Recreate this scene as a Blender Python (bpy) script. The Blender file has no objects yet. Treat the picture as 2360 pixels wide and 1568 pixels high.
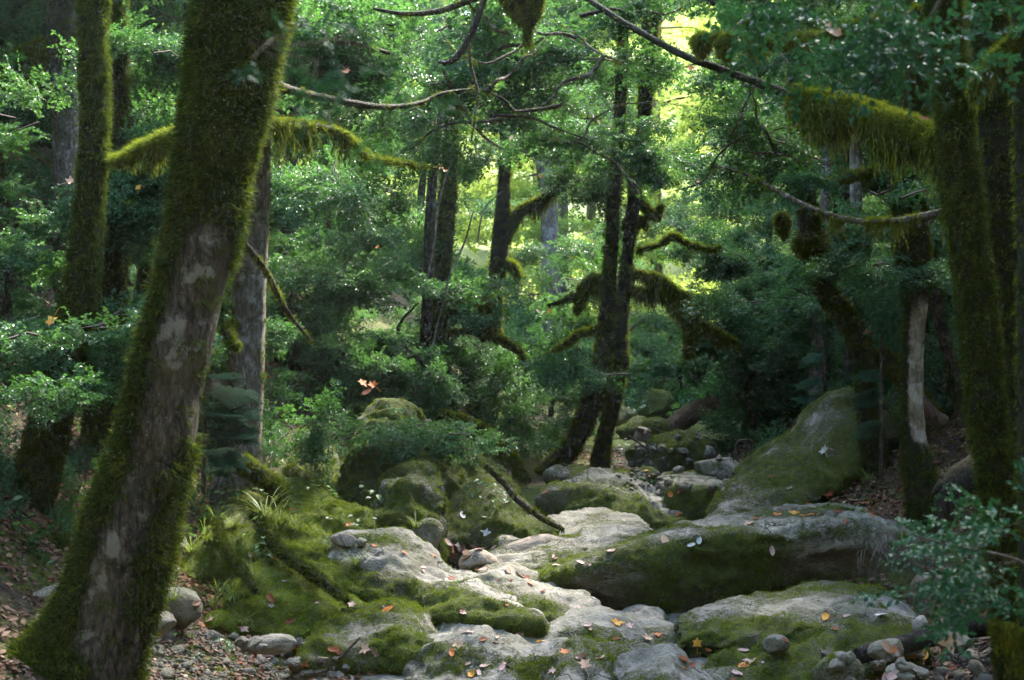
import bpy, math, random
import numpy as np
from mathutils import Vector, Matrix
from mathutils.bvhtree import BVHTree

random.seed(7)
RNG = np.random.default_rng(7)
scene = bpy.context.scene
COL = scene.collection

# ------------------------------------------------------------------ camera, sky, sun, exposure
F = 3242.0          # focal length in photo units (2360 wide)
CZ = 2.2            # eye height above the near stream bed
cam_d = bpy.data.cameras.new('camera')
cam = bpy.data.objects.new('camera', cam_d)
COL.objects.link(cam)
cam.location = (0, 0, CZ)
cam.rotation_euler = (math.radians(90), 0, 0)
cam_d.sensor_width = 36.0
cam_d.lens = 36.0 * F / 2360.0
cam_d.clip_start = 0.1
cam_d.clip_end = 600
cam_d.dof.use_dof = True
cam_d.dof.focus_distance = 11.0
cam_d.dof.aperture_fstop = 4.0
scene.camera = cam

SUN_EL, SUN_AZ = 52.0, 28.0      # azimuth clockwise from +Y (straight ahead)
world = bpy.data.worlds.new('World')
scene.world = world
world.use_nodes = True
wn = world.node_tree
wn.nodes.clear()
sky = wn.nodes.new('ShaderNodeTexSky')
sky.sky_type = 'NISHITA'
sky.sun_disc = False
sky.sun_elevation = math.radians(SUN_EL)
sky.sun_rotation = math.radians(SUN_AZ)
bg = wn.nodes.new('ShaderNodeBackground')
bg.inputs['Strength'].default_value = 0.15
wo = wn.nodes.new('ShaderNodeOutputWorld')
wn.links.new(sky.outputs[0], bg.inputs[0])
wn.links.new(bg.outputs[0], wo.inputs[0])

sun_d = bpy.data.lights.new('sun', 'SUN')
sun_d.energy = 2.1
sun_d.angle = math.radians(14)
sun_d.color = (1.0, 0.94, 0.82)
sun = bpy.data.objects.new('sun', sun_d)
COL.objects.link(sun)
_e, _a = math.radians(SUN_EL), math.radians(SUN_AZ)
SUNV = Vector((math.sin(_a) * math.cos(_e), math.cos(_a) * math.cos(_e), math.sin(_e)))
sun.rotation_euler = (-SUNV).to_track_quat('-Z', 'Y').to_euler()
sun.location = (5, 10, 30)

scene.view_settings.view_transform = 'Standard'
scene.view_settings.look = 'None'
scene.view_settings.gamma = 1.0
scene.view_settings.exposure = 4.15
scene.view_settings.use_curve_mapping = False
cy = scene.cycles
cy.max_bounces = 6
cy.diffuse_bounces = 4
cy.glossy_bounces = 2
cy.transmission_bounces = 3
cy.transparent_max_bounces = 4
cy.caustics_reflective = False
cy.caustics_refractive = False
cy.use_adaptive_sampling = True
cy.adaptive_threshold = 0.015
cy.time_limit = 840
cy.sample_clamp_indirect = 4.0

# ------------------------------------------------------------------ helpers
def P(px, py, y):
    return np.array(((px - 1180.0) / F * y, y, CZ + (784.0 - py) / F * y))

def _hash(ix, iy, iz):
    n = (ix.astype(np.uint32) * np.uint32(374761393) + iy.astype(np.uint32) * np.uint32(668265263)
         + iz.astype(np.uint32) * np.uint32(2246822519))
    n = (n ^ (n >> np.uint32(13))) * np.uint32(1274126177)
    n = n ^ (n >> np.uint32(16))
    return (n & np.uint32(0xFFFF)).astype(np.float32) / 32767.5 - 1.0

def vnoise(p):
    p = np.asarray(p, dtype=np.float64)
    i = np.floor(p).astype(np.int64)
    f = p - i
    u = f * f * f * (f * (f * 6 - 15) + 10)
    out = 0
    for dx in (0, 1):
        wx = u[..., 0] if dx else 1 - u[..., 0]
        for dy in (0, 1):
            wy = u[..., 1] if dy else 1 - u[..., 1]
            for dz in (0, 1):
                wz = u[..., 2] if dz else 1 - u[..., 2]
                out = out + wx * wy * wz * _hash(i[..., 0] + dx, i[..., 1] + dy, i[..., 2] + dz)
    return out

def fbm(p, octv=4, gain=0.5, lac=2.03):
    p = np.asarray(p, dtype=np.float64)
    a, s, t = 1.0, 0, 0
    for k in range(octv):
        s = s + a * vnoise(p + 17.3 * k)
        t += a
        p = p * lac
        a *= gain
    return s / t

def sstep(a, b, x):
    t = np.clip((x - a) / (b - a), 0, 1)
    return t * t * (3 - 2 * t)

def crom(vals, t):
    """Catmull-Rom through rows of vals at parameter t in [0, n-1]."""
    v = np.asarray(vals, dtype=np.float64)
    n = len(v)
    i = np.clip(np.floor(t).astype(int), 0, n - 2)
    f = (t - i)[:, None] if v.ndim > 1 else (t - i)
    p0, p1, p2, p3 = v[np.clip(i - 1, 0, n - 1)], v[i], v[i + 1], v[np.clip(i + 2, 0, n - 1)]
    return 0.5 * ((2 * p1) + (-p0 + p2) * f + (2 * p0 - 5 * p1 + 4 * p2 - p3) * f ** 2
                  + (-p0 + 3 * p1 - 3 * p2 + p3) * f ** 3)

def make_mesh(name, verts, faces, mat=None, attrs=None, smooth=True):
    me = bpy.data.meshes.new(name)
    verts = np.asarray(verts, dtype=np.float32).reshape(-1, 3)
    if isinstance(faces, np.ndarray):
        nv, nf, k = len(verts), len(faces), faces.shape[1]
        me.vertices.add(nv)
        me.vertices.foreach_set('co', verts.ravel())
        me.loops.add(nf * k)
        me.loops.foreach_set('vertex_index', faces.astype(np.int32).ravel())
        me.polygons.add(nf)
        me.polygons.foreach_set('loop_start', np.arange(0, nf * k, k, dtype=np.int32))
        me.update(calc_edges=True)
    else:
        me.from_pydata(verts.tolist(), [], faces)
    if smooth:
        me.polygons.foreach_set('use_smooth', np.ones(len(me.polygons), dtype=bool))
    for k, v in (attrs or {}).items():
        at = me.attributes.new(k, 'FLOAT', 'POINT')
        at.data.foreach_set('value', np.asarray(v, dtype=np.float32).ravel())
    if mat:
        me.materials.append(mat)
    return me

def link(name, data, parent=None, loc=(0, 0, 0)):
    o = bpy.data.objects.new(name, data)
    COL.objects.link(o)
    o.location = loc
    if parent:
        o.parent = parent
    return o

def tag(o, label=None, cat=None, group=None, kind=None):
    if label: o['label'] = label
    if cat: o['category'] = cat
    if group: o['group'] = group
    if kind: o['kind'] = kind
    return o

def grid_faces(m, n, wrap=False):
    i = np.arange(m - 1)[:, None]
    j = np.arange(n if wrap else n - 1)[None, :]
    j2 = (j + 1) % n
    a = i * n + j
    b = i * n + j2
    c = (i + 1) * n + j2
    d = (i + 1) * n + j
    return np.stack([a, b, c, d], -1).reshape(-1, 4)

SOLIDS = []
SOLID_NAMES = []
def solid(verts, faces, name=None):
    SOLIDS.append((np.asarray(verts, dtype=np.float64).reshape(-1, 3), np.asarray(faces)))
    SOLID_NAMES.append(name)

# ------------------------------------------------------------------ materials
class NT:
    def __init__(self, name):
        self.m = bpy.data.materials.new(name)
        self.m.use_nodes = True
        self.t = self.m.node_tree
        self.t.nodes.clear()
        self.out = self.n('ShaderNodeOutputMaterial')
    def n(self, typ, **kw):
        nd = self.t.nodes.new(typ)
        for k, v in kw.items():
            setattr(nd, k, v)
        return nd
    def l(self, a, b):
        self.t.links.new(a, b)
    def set(self, sock, v):
        if isinstance(v, bpy.types.NodeSocket): self.l(v, sock)
        else: sock.default_value = v
    def noise(self, scale, detail=4, rough=0.55, vec=None, dist=0.0):
        nd = self.n('ShaderNodeTexNoise')
        nd.inputs['Scale'].default_value = scale
        nd.inputs['Detail'].default_value = detail
        nd.inputs['Roughness'].default_value = rough
        nd.inputs['Distortion'].default_value = dist
        self.l(vec if vec is not None else self.obj(), nd.inputs['Vector'])
        return nd.outputs['Fac']
    def obj(self):
        if not hasattr(self, '_tc'):
            self._tc = self.n('ShaderNodeTexCoord')
        return self._tc.outputs['Object']
    def geo(self):
        if not hasattr(self, '_g'):
            self._g = self.n('ShaderNodeNewGeometry')
        return self._g.outputs['Position']
    def scaled(self, vec, s):
        nd = self.n('ShaderNodeMapping')
        nd.inputs['Scale'].default_value = s
        self.l(vec, nd.inputs['Vector'])
        return nd.outputs[0]
    def ramp(self, fac, stops):
        nd = self.n('ShaderNodeValToRGB')
        el = nd.color_ramp.elements
        while len(el) < len(stops): el.new(0.5)
        for e, (p, c) in zip(el, stops):
            e.position = p
            e.color = (c[0], c[1], c[2], 1) if not isinstance(c, (int, float)) else (c, c, c, 1)
        self.l(fac, nd.inputs[0])
        return nd.outputs[0]
    def mix(self, fac, a, b, mode='MIX'):
        nd = self.n('ShaderNodeMix', data_type='RGBA', blend_type=mode)
        self.set(nd.inputs[0], fac)
        for s, v in ((nd.inputs[6], a), (nd.inputs[7], b)):
            if isinstance(v, (tuple, list)): v = (v[0], v[1], v[2], 1)
            self.set(s, v)
        return nd.outputs[2]
    def math(self, op, a, b=0.0, c=None, clamp=False):
        nd = self.n('ShaderNodeMath', operation=op, use_clamp=clamp)
        self.set(nd.inputs[0], a)
        self.set(nd.inputs[1], b)
        if c is not None: self.set(nd.inputs[2], c)
        return nd.outputs[0]
    def attr(self, name):
        nd = self.n('ShaderNodeAttribute', attribute_name=name)
        return nd.outputs['Fac']
    def rnd(self):
        return self.n('ShaderNodeObjectInfo').outputs['Random']
    def bump(self, h, strength=0.5, dist=0.02):
        nd = self.n('ShaderNodeBump')
        nd.inputs['Strength'].default_value = strength
        nd.inputs['Distance'].default_value = dist
        self.l(h, nd.inputs['Height'])
        return nd.outputs[0]
    def bsdf(self, color, rough=0.8, spec=0.3, normal=None):
        nd = self.n('ShaderNodeBsdfPrincipled')
        if isinstance(color, (tuple, list)): color = (color[0], color[1], color[2], 1)
        self.set(nd.inputs['Base Color'], color)
        self.set(nd.inputs['Roughness'], rough)
        nd.inputs['Specular IOR Level'].default_value = spec
        if normal is not None: self.l(normal, nd.inputs['Normal'])
        return nd.outputs[0]
    def translucent(self, shader, color, fac):
        tr = self.n('ShaderNodeBsdfTranslucent')
        if isinstance(color, (tuple, list)): color = (color[0], color[1], color[2], 1)
        self.set(tr.inputs[0], color)
        mx = self.n('ShaderNodeMixShader')
        mx.inputs[0].default_value = fac
        self.l(shader, mx.inputs[1])
        self.l(tr.outputs[0], mx.inputs[2])
        return mx.outputs[0]
    def done(self, shader):
        self.l(shader, self.out.inputs[0])
        return self.m

def mat_rock(name, light=(0.45, 0.415, 0.35), dark=(0.25, 0.225, 0.18), mdark=(0.030, 0.045, 0.006), mlight=(0.120, 0.155, 0.014)):
    t = NT(name)
    g = t.geo()
    n1 = t.noise(1.7, 5, 0.6, g)
    n2 = t.noise(14, 6, 0.65, g)
    n3 = t.noise(60, 4, 0.6, g)
    base = t.mix(t.ramp(n1, [(0.35, 0.0), (0.65, 1.0)]), dark, light)
    base = t.mix(t.ramp(n2, [(0.35, 0.0), (0.75, 0.6)]), base, (0.20, 0.185, 0.15))
    base = t.mix(t.ramp(n2, [(0.60, 0.0), (0.68, 0.35)]), base, (0.52, 0.51, 0.47))
    base = t.mix(t.ramp(n3, [(0.55, 0.0), (0.75, 0.4)]), base, (0.16, 0.15, 0.12))
    n5 = t.noise(5.5, 6, 0.7, g, .6)
    base = t.mix(t.ramp(n5, [(0.42, 0.0), (0.60, 0.75)]), base, (0.135, 0.125, 0.09))
    base = t.mix(t.ramp(t.noise(3.1, 3, 0.6, t.scaled(g, (1, 1, 3.5))), [(0.5, 0.0), (0.64, 0.5)]), base, (0.115, 0.12, 0.055))
    n6 = t.noise(170, 3, 0.7, g)
    base = t.mix(t.ramp(n6, [(0.36, 0.55), (0.5, 0.0)]), base, (0.09, 0.085, 0.07))
    vs_ = t.n('ShaderNodeTexVoronoi')
    vs_.inputs['Scale'].default_value = 26
    t.l(g, vs_.inputs['Vector'])
    base = t.mix(t.math('MULTIPLY', t.ramp(vs_.outputs['Distance'], [(0.10, 0.6), (0.17, 0.0)]), t.ramp(n1, [(0.45, 0.0), (0.6, 1.0)])), base, (0.50, 0.50, 0.46))
    ck = t.n('ShaderNodeTexVoronoi', feature='DISTANCE_TO_EDGE')
    ck.inputs['Scale'].default_value = 2.6
    wv = t.n('ShaderNodeVectorMath', operation='ADD')
    nz = t.n('ShaderNodeTexNoise'); nz.inputs['Scale'].default_value = 3.0; nz.inputs['Detail'].default_value = 5
    t.l(g, nz.inputs['Vector']); t.l(g, wv.inputs[0])
    sc_ = t.n('ShaderNodeVectorMath', operation='SCALE'); sc_.inputs['Scale'].default_value = .55
    t.l(nz.outputs['Color'], sc_.inputs[0]); t.l(sc_.outputs[0], wv.inputs[1]); t.l(wv.outputs[0], ck.inputs['Vector'])
    crack = t.math('MULTIPLY', t.ramp(ck.outputs['Distance'], [(0.004, 1.0), (0.022, 0.0)]), t.ramp(n1, [(0.48, 0.0), (0.6, 1.0)]))
    base = t.mix(t.math('MULTIPLY', crack, .8), base, (0.035, 0.03, 0.022))
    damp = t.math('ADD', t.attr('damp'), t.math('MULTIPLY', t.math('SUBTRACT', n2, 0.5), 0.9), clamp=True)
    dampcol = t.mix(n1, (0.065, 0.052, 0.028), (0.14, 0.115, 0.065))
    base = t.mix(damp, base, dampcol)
    m = t.math('ADD', t.attr('moss'), t.math('MULTIPLY', t.math('SUBTRACT', t.math('ADD', n2, n3), 1.0), 1.1))
    m = t.math('MULTIPLY_ADD', m, 2.6, -0.8, clamp=True)
    mc = t.mix(t.ramp(n2, [(0.3, 0.0), (0.7, 1.0)]), mdark, mlight)
    mc = t.mix(t.ramp(n1, [(0.4, 0.0), (0.7, 0.6)]), mc, (0.055, 0.065, 0.015))
    col = t.mix(m, base, mc)
    h = t.math('ADD', t.math('MULTIPLY', n2, 0.6), t.math('MULTIPLY', n3, 0.35))
    h = t.math('ADD', h, t.math('MULTIPLY', m, t.noise(140, 2, 0.7, g)))
    return t.done(t.bsdf(col, 0.82, 0.25, t.bump(t.math('SUBTRACT', t.math('ADD', h, t.math('MULTIPLY', n6, .18)), t.math('MULTIPLY', crack, .5)), 0.95, 0.045)))

def mat_ground():
    t = NT('forest_soil')
    g = t.geo()
    n1 = t.noise(0.9, 5, 0.6, g)
    n2 = t.noise(22, 6, 0.7, g)
    n3 = t.noise(90, 3, 0.7, g)
    soil = t.ramp(n2, [(0.3, (0.02, 0.014, 0.009)), (0.55, (0.06, 0.042, 0.028)), (0.75, (0.14, 0.10, 0.065))])
    moss = t.mix(n2, (0.03, 0.045, 0.008), (0.11, 0.135, 0.02))
    mf = t.math('ADD', t.attr('moss'), t.math('MULTIPLY', t.math('SUBTRACT', t.math('ADD', n1, n2), 1.0), 1.6))
    mf = t.math('MULTIPLY_ADD', mf, 2.5, -0.75, clamp=True)
    sand = t.mix(t.ramp(n2, [(0.35, 0.0), (0.65, 1.0)]), (0.085, 0.078, 0.055), (0.30, 0.28, 0.24))
    sand = t.mix(t.ramp(n3, [(0.5, 0.0), (0.7, 0.6)]), sand, (0.10, 0.085, 0.06))
    c = t.mix(mf, soil, moss)
    c = t.mix(t.attr('bed'), c, sand)
    h = t.math('ADD', n2, t.math('MULTIPLY', n3, 0.6))
    return t.done(t.bsdf(c, 0.9, 0.2, t.bump(h, 0.8, 0.04)))

def mat_bark(name, base=(0.155, 0.125, 0.095), dark=(0.016, 0.012, 0.009), pale=(0.40, 0.38, 0.32), pale_amt=0.45):
    t = NT(name)
    g = t.geo()
    st = t.scaled(g, (1.0, 1.0, 0.28))
    n1 = t.noise(3.2, 5, 0.6, g)
    n2 = t.noise(38, 6, 0.7, st)
    n3 = t.noise(7.5, 4, 0.55, g)
    c = t.mix(t.ramp(n2, [(0.38, 0.0), (0.62, 1.0)]), dark, base)
    crk = t.n('ShaderNodeTexVoronoi', feature='DISTANCE_TO_EDGE')
    crk.inputs['Scale'].default_value = 16
    t.l(t.scaled(g, (1.0, 1.0, 0.35)), crk.inputs['Vector'])
    c = t.mix(t.ramp(crk.outputs['Distance'], [(0.0, 0.75), (0.10, 0.0)]), c, dark)
    c = t.mix(t.ramp(n1, [(0.45, 0.0), (0.62, 0.7)]), c, (0.075, 0.06, 0.02))
    c = t.mix(t.math('MULTIPLY', t.ramp(n3, [(0.56, 0.0), (0.63, 1.0)]), pale_amt), c, pale)
    vor = t.n('ShaderNodeTexVoronoi')
    vor.inputs['Scale'].default_value = 19
    t.l(g, vor.inputs['Vector'])
    c = t.mix(t.ramp(vor.outputs['Distance'], [(0.07, 0.55), (0.11, 0.0)]), c, (0.36, 0.38, 0.35))
    n4 = t.noise(30, 4, 0.65, g)
    m = t.math('ADD', t.attr('moss'), t.math('MULTIPLY', t.math('SUBTRACT', n4, 0.5), 1.4))
    m = t.math('MULTIPLY_ADD', m, 2.6, -0.8, clamp=True)
    mc = t.mix(n4, (0.008, 0.010, 0.003), (0.045, 0.045, 0.008))
    c = t.mix(m, c, mc)
    h = t.math('ADD', n2, t.math('MULTIPLY', t.noise(120, 2, 0.7, g), m))
    return t.done(t.bsdf(c, 0.85, 0.2, t.bump(h, 1.0, 0.06)))

def mat_leaf(name, a, b, c, tr, rough=0.34, trf=0.3, spec=0.5, hue=.55):
    t = NT(name)
    r = t.math('FRACT', t.math('ADD', t.rnd(), t.math('MULTIPLY', t.attr('lr'), 0.63)))
    col = t.ramp(r, [(0.0, a), (0.5, b), (1.0, c)])
    col = t.mix(t.ramp(t.noise(0.55, 3, 0.6, t.geo()), [(0.48, 0.0), (0.66, hue)]), col, (b[0] * 2.2, b[1] * 1.12, b[2] * .6))
    sh = t.bsdf(col, rough, spec)
    tc = t.mix(r, tr, tuple(x * 0.7 for x in tr))
    return t.done(t.translucent(sh, tc, trf))

def mat_moss(name, a, b, c, trf=0.4):
    t = NT(name)
    r = t.math('FRACT', t.math('ADD', t.rnd(), t.math('MULTIPLY', t.attr('lr'), 0.35)))
    col = t.ramp(r, [(0.0, a), (0.55, b), (1.0, c)])
    sh = t.bsdf(col, 0.9, 0.1)
    return t.done(t.translucent(sh, t.mix(0.5, col, (b[0] * 1.5, b[1] * 1.4, b[2])), trf))

def mat_plain(name, col, col2=None, scale=20, rough=0.7, trf=0.0, spec=0.3):
    t = NT(name)
    c = t.mix(t.ramp(t.noise(scale, 4, 0.6), [(0.35, 0.0), (0.65, 1.0)]), col, col2 or tuple(x * 0.6 for x in col))
    sh = t.bsdf(c, rough, spec)
    if trf: sh = t.translucent(sh, c, trf)
    return t.done(sh)

M_ROCK = mat_rock('limestone')
M_MOUND = mat_rock('lit_mossy_bank', (0.26, 0.24, 0.2), (0.14, 0.13, 0.1), (0.075, 0.105, 0.010), (0.20, 0.25, 0.018))  # moss lighter than on limestone, light on the bank put into its colour
M_STONE = mat_rock('river_stone', (0.27, 0.24, 0.20), (0.14, 0.125, 0.10))
M_PINK = mat_rock('warm_stone', (0.46, 0.36, 0.29), (0.36, 0.28, 0.22))
M_SOIL = mat_ground()
M_BARK = mat_bark('mossy_bark')
M_BARKG = mat_bark('grey_bark', (0.30, 0.27, 0.235), (0.085, 0.07, 0.055), (0.44, 0.43, 0.40), 0.5)
M_BARKW = mat_bark('pale_bark', (0.50, 0.46, 0.38), (0.24, 0.20, 0.15), (0.60, 0.57, 0.50), 0.5)
M_BARKD = mat_bark('rotten_wood', (0.045, 0.035, 0.026), (0.010, 0.008, 0.007), (0.09, 0.075, 0.06), 0.3)
M_BARKR2 = mat_bark('brown_bark', (0.21, 0.14, 0.085), (0.06, 0.04, 0.025), (0.3, 0.25, 0.19), 0.3)
M_BARKR = mat_bark('reddish_wood', (0.20, 0.12, 0.085), (0.05, 0.03, 0.022), (0.30, 0.2, 0.16), 0.3)
M_TWIG = mat_plain('twig_bark', (0.035, 0.027, 0.02), (0.085, 0.07, 0.05), 30, 0.85)
M_BOX = mat_leaf('box_leaf', (0.010, 0.048, 0.023), (0.016, 0.072, 0.031), (0.032, 0.100, 0.030), (0.11, 0.27, 0.045), 0.42, 0.3, 0.26)
M_BOXN = mat_leaf('near_box_leaf', (0.008, 0.046, 0.028), (0.014, 0.068, 0.038), (0.026, 0.10, 0.044), (0.04, 0.14, 0.04), 0.48, 0.18, 0.13)
M_DEC = mat_leaf('broad_leaf', (0.07, 0.15, 0.03), (0.11, 0.20, 0.04), (0.19, 0.23, 0.04), (0.68, 0.84, 0.20), 0.5, 0.65, 0.3, 0.3)
M_FIR = mat_leaf('fir_needles', (0.006, 0.026, 0.012), (0.010, 0.036, 0.015), (0.018, 0.055, 0.02), (0.04, 0.10, 0.03), 0.8, 0.1, 0.06)
M_GRASS = mat_leaf('grass_blade', (0.05, 0.10, 0.018), (0.08, 0.15, 0.022), (0.14, 0.17, 0.04), (0.24, 0.33, 0.05), 0.5, 0.35, 0.3)
M_HERB = mat_leaf('herb_leaf', (0.04, 0.10, 0.03), (0.05, 0.13, 0.045), (0.09, 0.17, 0.05), (0.16, 0.30, 0.06), 0.45, 0.3)
M_MOSST = mat_moss('trunk_moss', (0.010, 0.024, 0.005), (0.046, 0.072, 0.008), (0.14, 0.155, 0.014))
M_MOSSH = mat_moss('hanging_moss', (0.022, 0.036, 0.006), (0.085, 0.115, 0.012), (0.19, 0.20, 0.022))
M_MOSSG = mat_moss('carpet_moss', (0.055, 0.095, 0.008), (0.14, 0.195, 0.016), (0.21, 0.235, 0.028))
FALL = {
    'orange': mat_plain('orange_leaf', (0.55, 0.18, 0.03), (0.42, 0.12, 0.025), 9, 0.6, 0.25),
    'yellow': mat_plain('yellow_leaf', (0.62, 0.34, 0.05), (0.55, 0.24, 0.03), 9, 0.6, 0.25),
    'rust': mat_plain('rust_leaf', (0.28, 0.075, 0.025), (0.16, 0.045, 0.018), 9, 0.65, 0.2),
    'tan': mat_plain('tan_leaf', (0.52, 0.34, 0.22), (0.40, 0.24, 0.15), 9, 0.6, 0.15),
    'brown': mat_plain('brown_leaf', (0.17, 0.095, 0.055), (0.10, 0.05, 0.03), 9, 0.7, 0.1),
    'pinkish': mat_plain('pinkish_leaf', (0.50, 0.33, 0.28), (0.36, 0.22, 0.19), 9, 0.6, 0.1),
    'silvery': mat_plain('silvery_leaf', (0.52, 0.50, 0.46), (0.42, 0.41, 0.36), 9, 0.55, 0.1),
}

# ------------------------------------------------------------------ small instanced pieces (moss tufts, sprays of leaves)
def blade_rows(verts, faces, lr, base, dirs, lens, width, bend, segs=3, val=0.5):
    """one tapering bent strip"""
    d = Vector(dirs).normalized()
    side = d.cross(Vector((0, 0, 1)))
    if side.length < 1e-3: side = Vector((1, 0, 0))
    side.normalize()
    p = Vector(base)
    st = len(verts)
    for k in range(segs + 1):
        t = k / segs
        w = width * (1 - t * 0.85)
        verts += [tuple(p - side * w), tuple(p + side * w)]
        lr += [val, val]
        d = (d + Vector(bend) * (1.0 / segs)).normalized()
        p = p + d * (lens / segs)
    for k in range(segs):
        a = st + 2 * k
        faces.append((a, a + 1, a + 3, a + 2))

def source(name, verts, faces, lr, mat):
    me = make_mesh(name, verts, faces, mat, {'lr': lr}, smooth=False)
    o = bpy.data.objects.new(name, me)      # source shape only, kept out of the scene
    return o

def moss_tuft(k, mat, n=14, spread=0.5):
    r = random.Random(100 + k)
    v, f, lr = [], [], []
    for i in range(n):
        a = r.uniform(0, 6.28)
        rad = r.uniform(0.0, 0.55)
        b = (rad * math.cos(a), rad * math.sin(a), -0.08)
        d = (spread * math.cos(a) + r.uniform(-.3, .3), spread * math.sin(a) + r.uniform(-.3, .3), 0.55 + r.random() * 0.5)
        blade_rows(v, f, lr, b, d, r.uniform(0.6, 1.15), 0.055, (r.uniform(-.5, .5), r.uniform(-.5, .5) - 0.5, -0.25), 3, r.random())
        # side fronds, feather-like
        if i % 2 == 0:
            for s in (-1, 1):
                b2 = (b[0] + d[0] * 0.35, b[1] + d[1] * 0.35, d[2] * 0.35)
                blade_rows(v, f, lr, b2, (d[0] + s * 0.9 * math.sin(a), d[1] - s * 0.9 * math.cos(a), d[2] * .6), 0.42, 0.045, (0, -0.5, -0.3), 2, r.random())
    return source('moss_tuft_source', v, f, lr, mat)

def carpet_tuft(k, mat):
    r = random.Random(300 + k)
    v, f, lr = [], [], []
    for i in range(26):
        a = r.uniform(0, 6.28)
        rad = math.sqrt(r.random()) * 1.0
        b = (rad * math.cos(a), rad * math.sin(a), -0.15)
        blade_rows(v, f, lr, b, (r.uniform(-.6, .6), r.uniform(-.6, .6), 0.8), r.uniform(0.35, 0.75), 0.085, (r.uniform(-.8, .8), r.uniform(-.8, .8), -0.2), 2, r.random())
    return source('moss_cushion_source', v, f, lr, mat)

def fringe(k, mat, n=16):
    """hanging strands, length 1 along -Z"""
    r = random.Random(500 + k)
    v, f, lr = [], [], []
    for i in range(n):
        a = r.uniform(0, 6.28)
        rad = math.sqrt(r.random()) * 0.20
        b = Vector((rad * math.cos(a), rad * math.sin(a), 0.08))
        L = r.uniform(0.3, 1.0) * (1.05 - rad * 2.2)
        val = r.random()
        segs = 6
        p = b.copy()
        d = Vector((r.uniform(-.35, .35), r.uniform(-.35, .35), -1))
        for s in range(segs):
            nd = (d + Vector((r.uniform(-.55, .55), r.uniform(-.55, .55), -0.35))).normalized()
            blade_rows(v, f, lr, p, nd, L / segs * 1.1, 0.017 - .0018 * s, (0, 0, -0.2), 1, val)
            for q in (-1, 1):
                blade_rows(v, f, lr, p, (q * r.uniform(.3, .9), r.uniform(-.6, .6), -0.9), r.uniform(0.05, 0.13), 0.018, (0, 0, -0.5), 1, r.random())
            p = p + nd * (L / segs)
            d = nd
    return source('moss_fringe_source', v, f, lr, mat)

def leaf_kite(v, f, lr, base, d, up, L, W, val, fold=0.25, six=False):
    d = Vector(d).normalized()
    s = d.cross(Vector(up))
    if s.length < 1e-4: s = Vector((1, 0, 0))
    s.normalize()
    u = s.cross(d)
    b = Vector(base)
    st = len(v)
    if six:
        pts = [b, b + d * L * .3 - s * W * .46 + u * W * fold * .8, b + d * L * .3 + s * W * .46 + u * W * fold * .8, b + d * L * .45,
               b + d * L * .7 - s * W * .40 + u * W * fold * .6, b + d * L * .7 + s * W * .40 + u * W * fold * .6, b + d * L - u * L * .1]
        f += [(st, st + 3, st + 1), (st, st + 2, st + 3), (st + 1, st + 3, st + 6, st + 4), (st + 3, st + 2, st + 5, st + 6)]
    else:
        pts = [b, b + d * L * .5 - s * W * .5 + u * W * fold, b + d * L - u * L * 0.12, b + d * L * .5 + s * W * .5 + u * W * fold]
        f += [(st, st + 2, st + 1), (st, st + 3, st + 2)]
    v += [tuple(p) for p in pts]
    lr += [val] * len(pts)

def leaf_spray(k, mat, leafL=0.120, leafW=0.078, side_n=8, six=False, twig=True, step=0.088):
    """flat spray along +Y, length 1, opposite leaves on a main twig and side twigs"""
    r = random.Random(700 + k)
    v, f, lr = [], [], []
    def run(p0, d0, L, droop):
        p = Vector(p0); d = Vector(d0).normalized()
        n = max(2, int(L / step))
        for i in range(n):
            d = (d + Vector((r.uniform(-.10, .10), r.uniform(-.10, .10), r.uniform(-.22, .20) - droop))).normalized()
            q = p + d * step
            if twig:
                blade_rows(v, f, lr, p, d, step, 0.0045, (0, 0, 0), 1, 0.0)
            p = q
            for s in (-1, 1):
                sd = Vector((d.y, -d.x, 0)) * s
                if r.random() < .12: continue
                ld = d * r.uniform(.2, 1.0) + sd * r.uniform(.4, 1.1) + Vector((0, 0, r.uniform(-.6, .7)))
                leaf_kite(v, f, lr, p, ld, (r.uniform(-.8, .8), r.uniform(-.8, .8), 1), leafL * r.uniform(.6, 1.15), leafW * r.uniform(.8, 1.15), r.random(), 0.2, six)
        leaf_kite(v, f, lr, p, d, (0, 0, 1), leafL, leafW, r.random(), .2, six)
    run((0, 0, 0), (0, 1, 0.1), 1.0, 0.015)
    for i in range(side_n):
        t = 0.12 + 0.75 * i / side_n
        s = 1 if i % 2 else -1
        run((0, t, 0.02), (s * r.uniform(.6, 1.3), r.uniform(.4, 1.0), r.uniform(-.5, .5)), (0.62 - 0.42 * t) * r.uniform(.7, 1.15), 0.02)
    return source('leaf_spray_source', v, f, lr, mat)

def fir_spray(k, mat):
    r = random.Random(900 + k)
    v, f, lr = [], [], []
    def run(p0, d0, L):
        p = Vector(p0); d = Vector(d0).normalized()
        n = int(L / 0.022)
        for i in range(n):
            for s in (-1, 1):
                sd = Vector((d.y, -d.x, 0)) * s
                blade_rows(v, f, lr, p, d * .6 + sd + Vector((0, 0, r.uniform(-.1, .35))), 0.080 * r.uniform(.8, 1.1), 0.010, (0, 0, -.1), 1, r.random())
            blade_rows(v, f, lr, p, d, 0.03, 0.006, (0, 0, 0), 1, 0.0)
            p = p + d * (L / n)
            d = (d + Vector((0, 0, -0.012))).normalized()
    run((0, 0, 0), (0, 1, .12), 1.0)
    for i in range(8):
        t = .15 + .09 * i
        for s in (-1, 1):
            run((0, t, 0.01), (s * 1.0, .75, r.uniform(-.1, .1)), (.55 - .45 * t) * r.uniform(.85, 1.1))
    return source('fir_spray_source', v, f, lr, mat)

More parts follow.
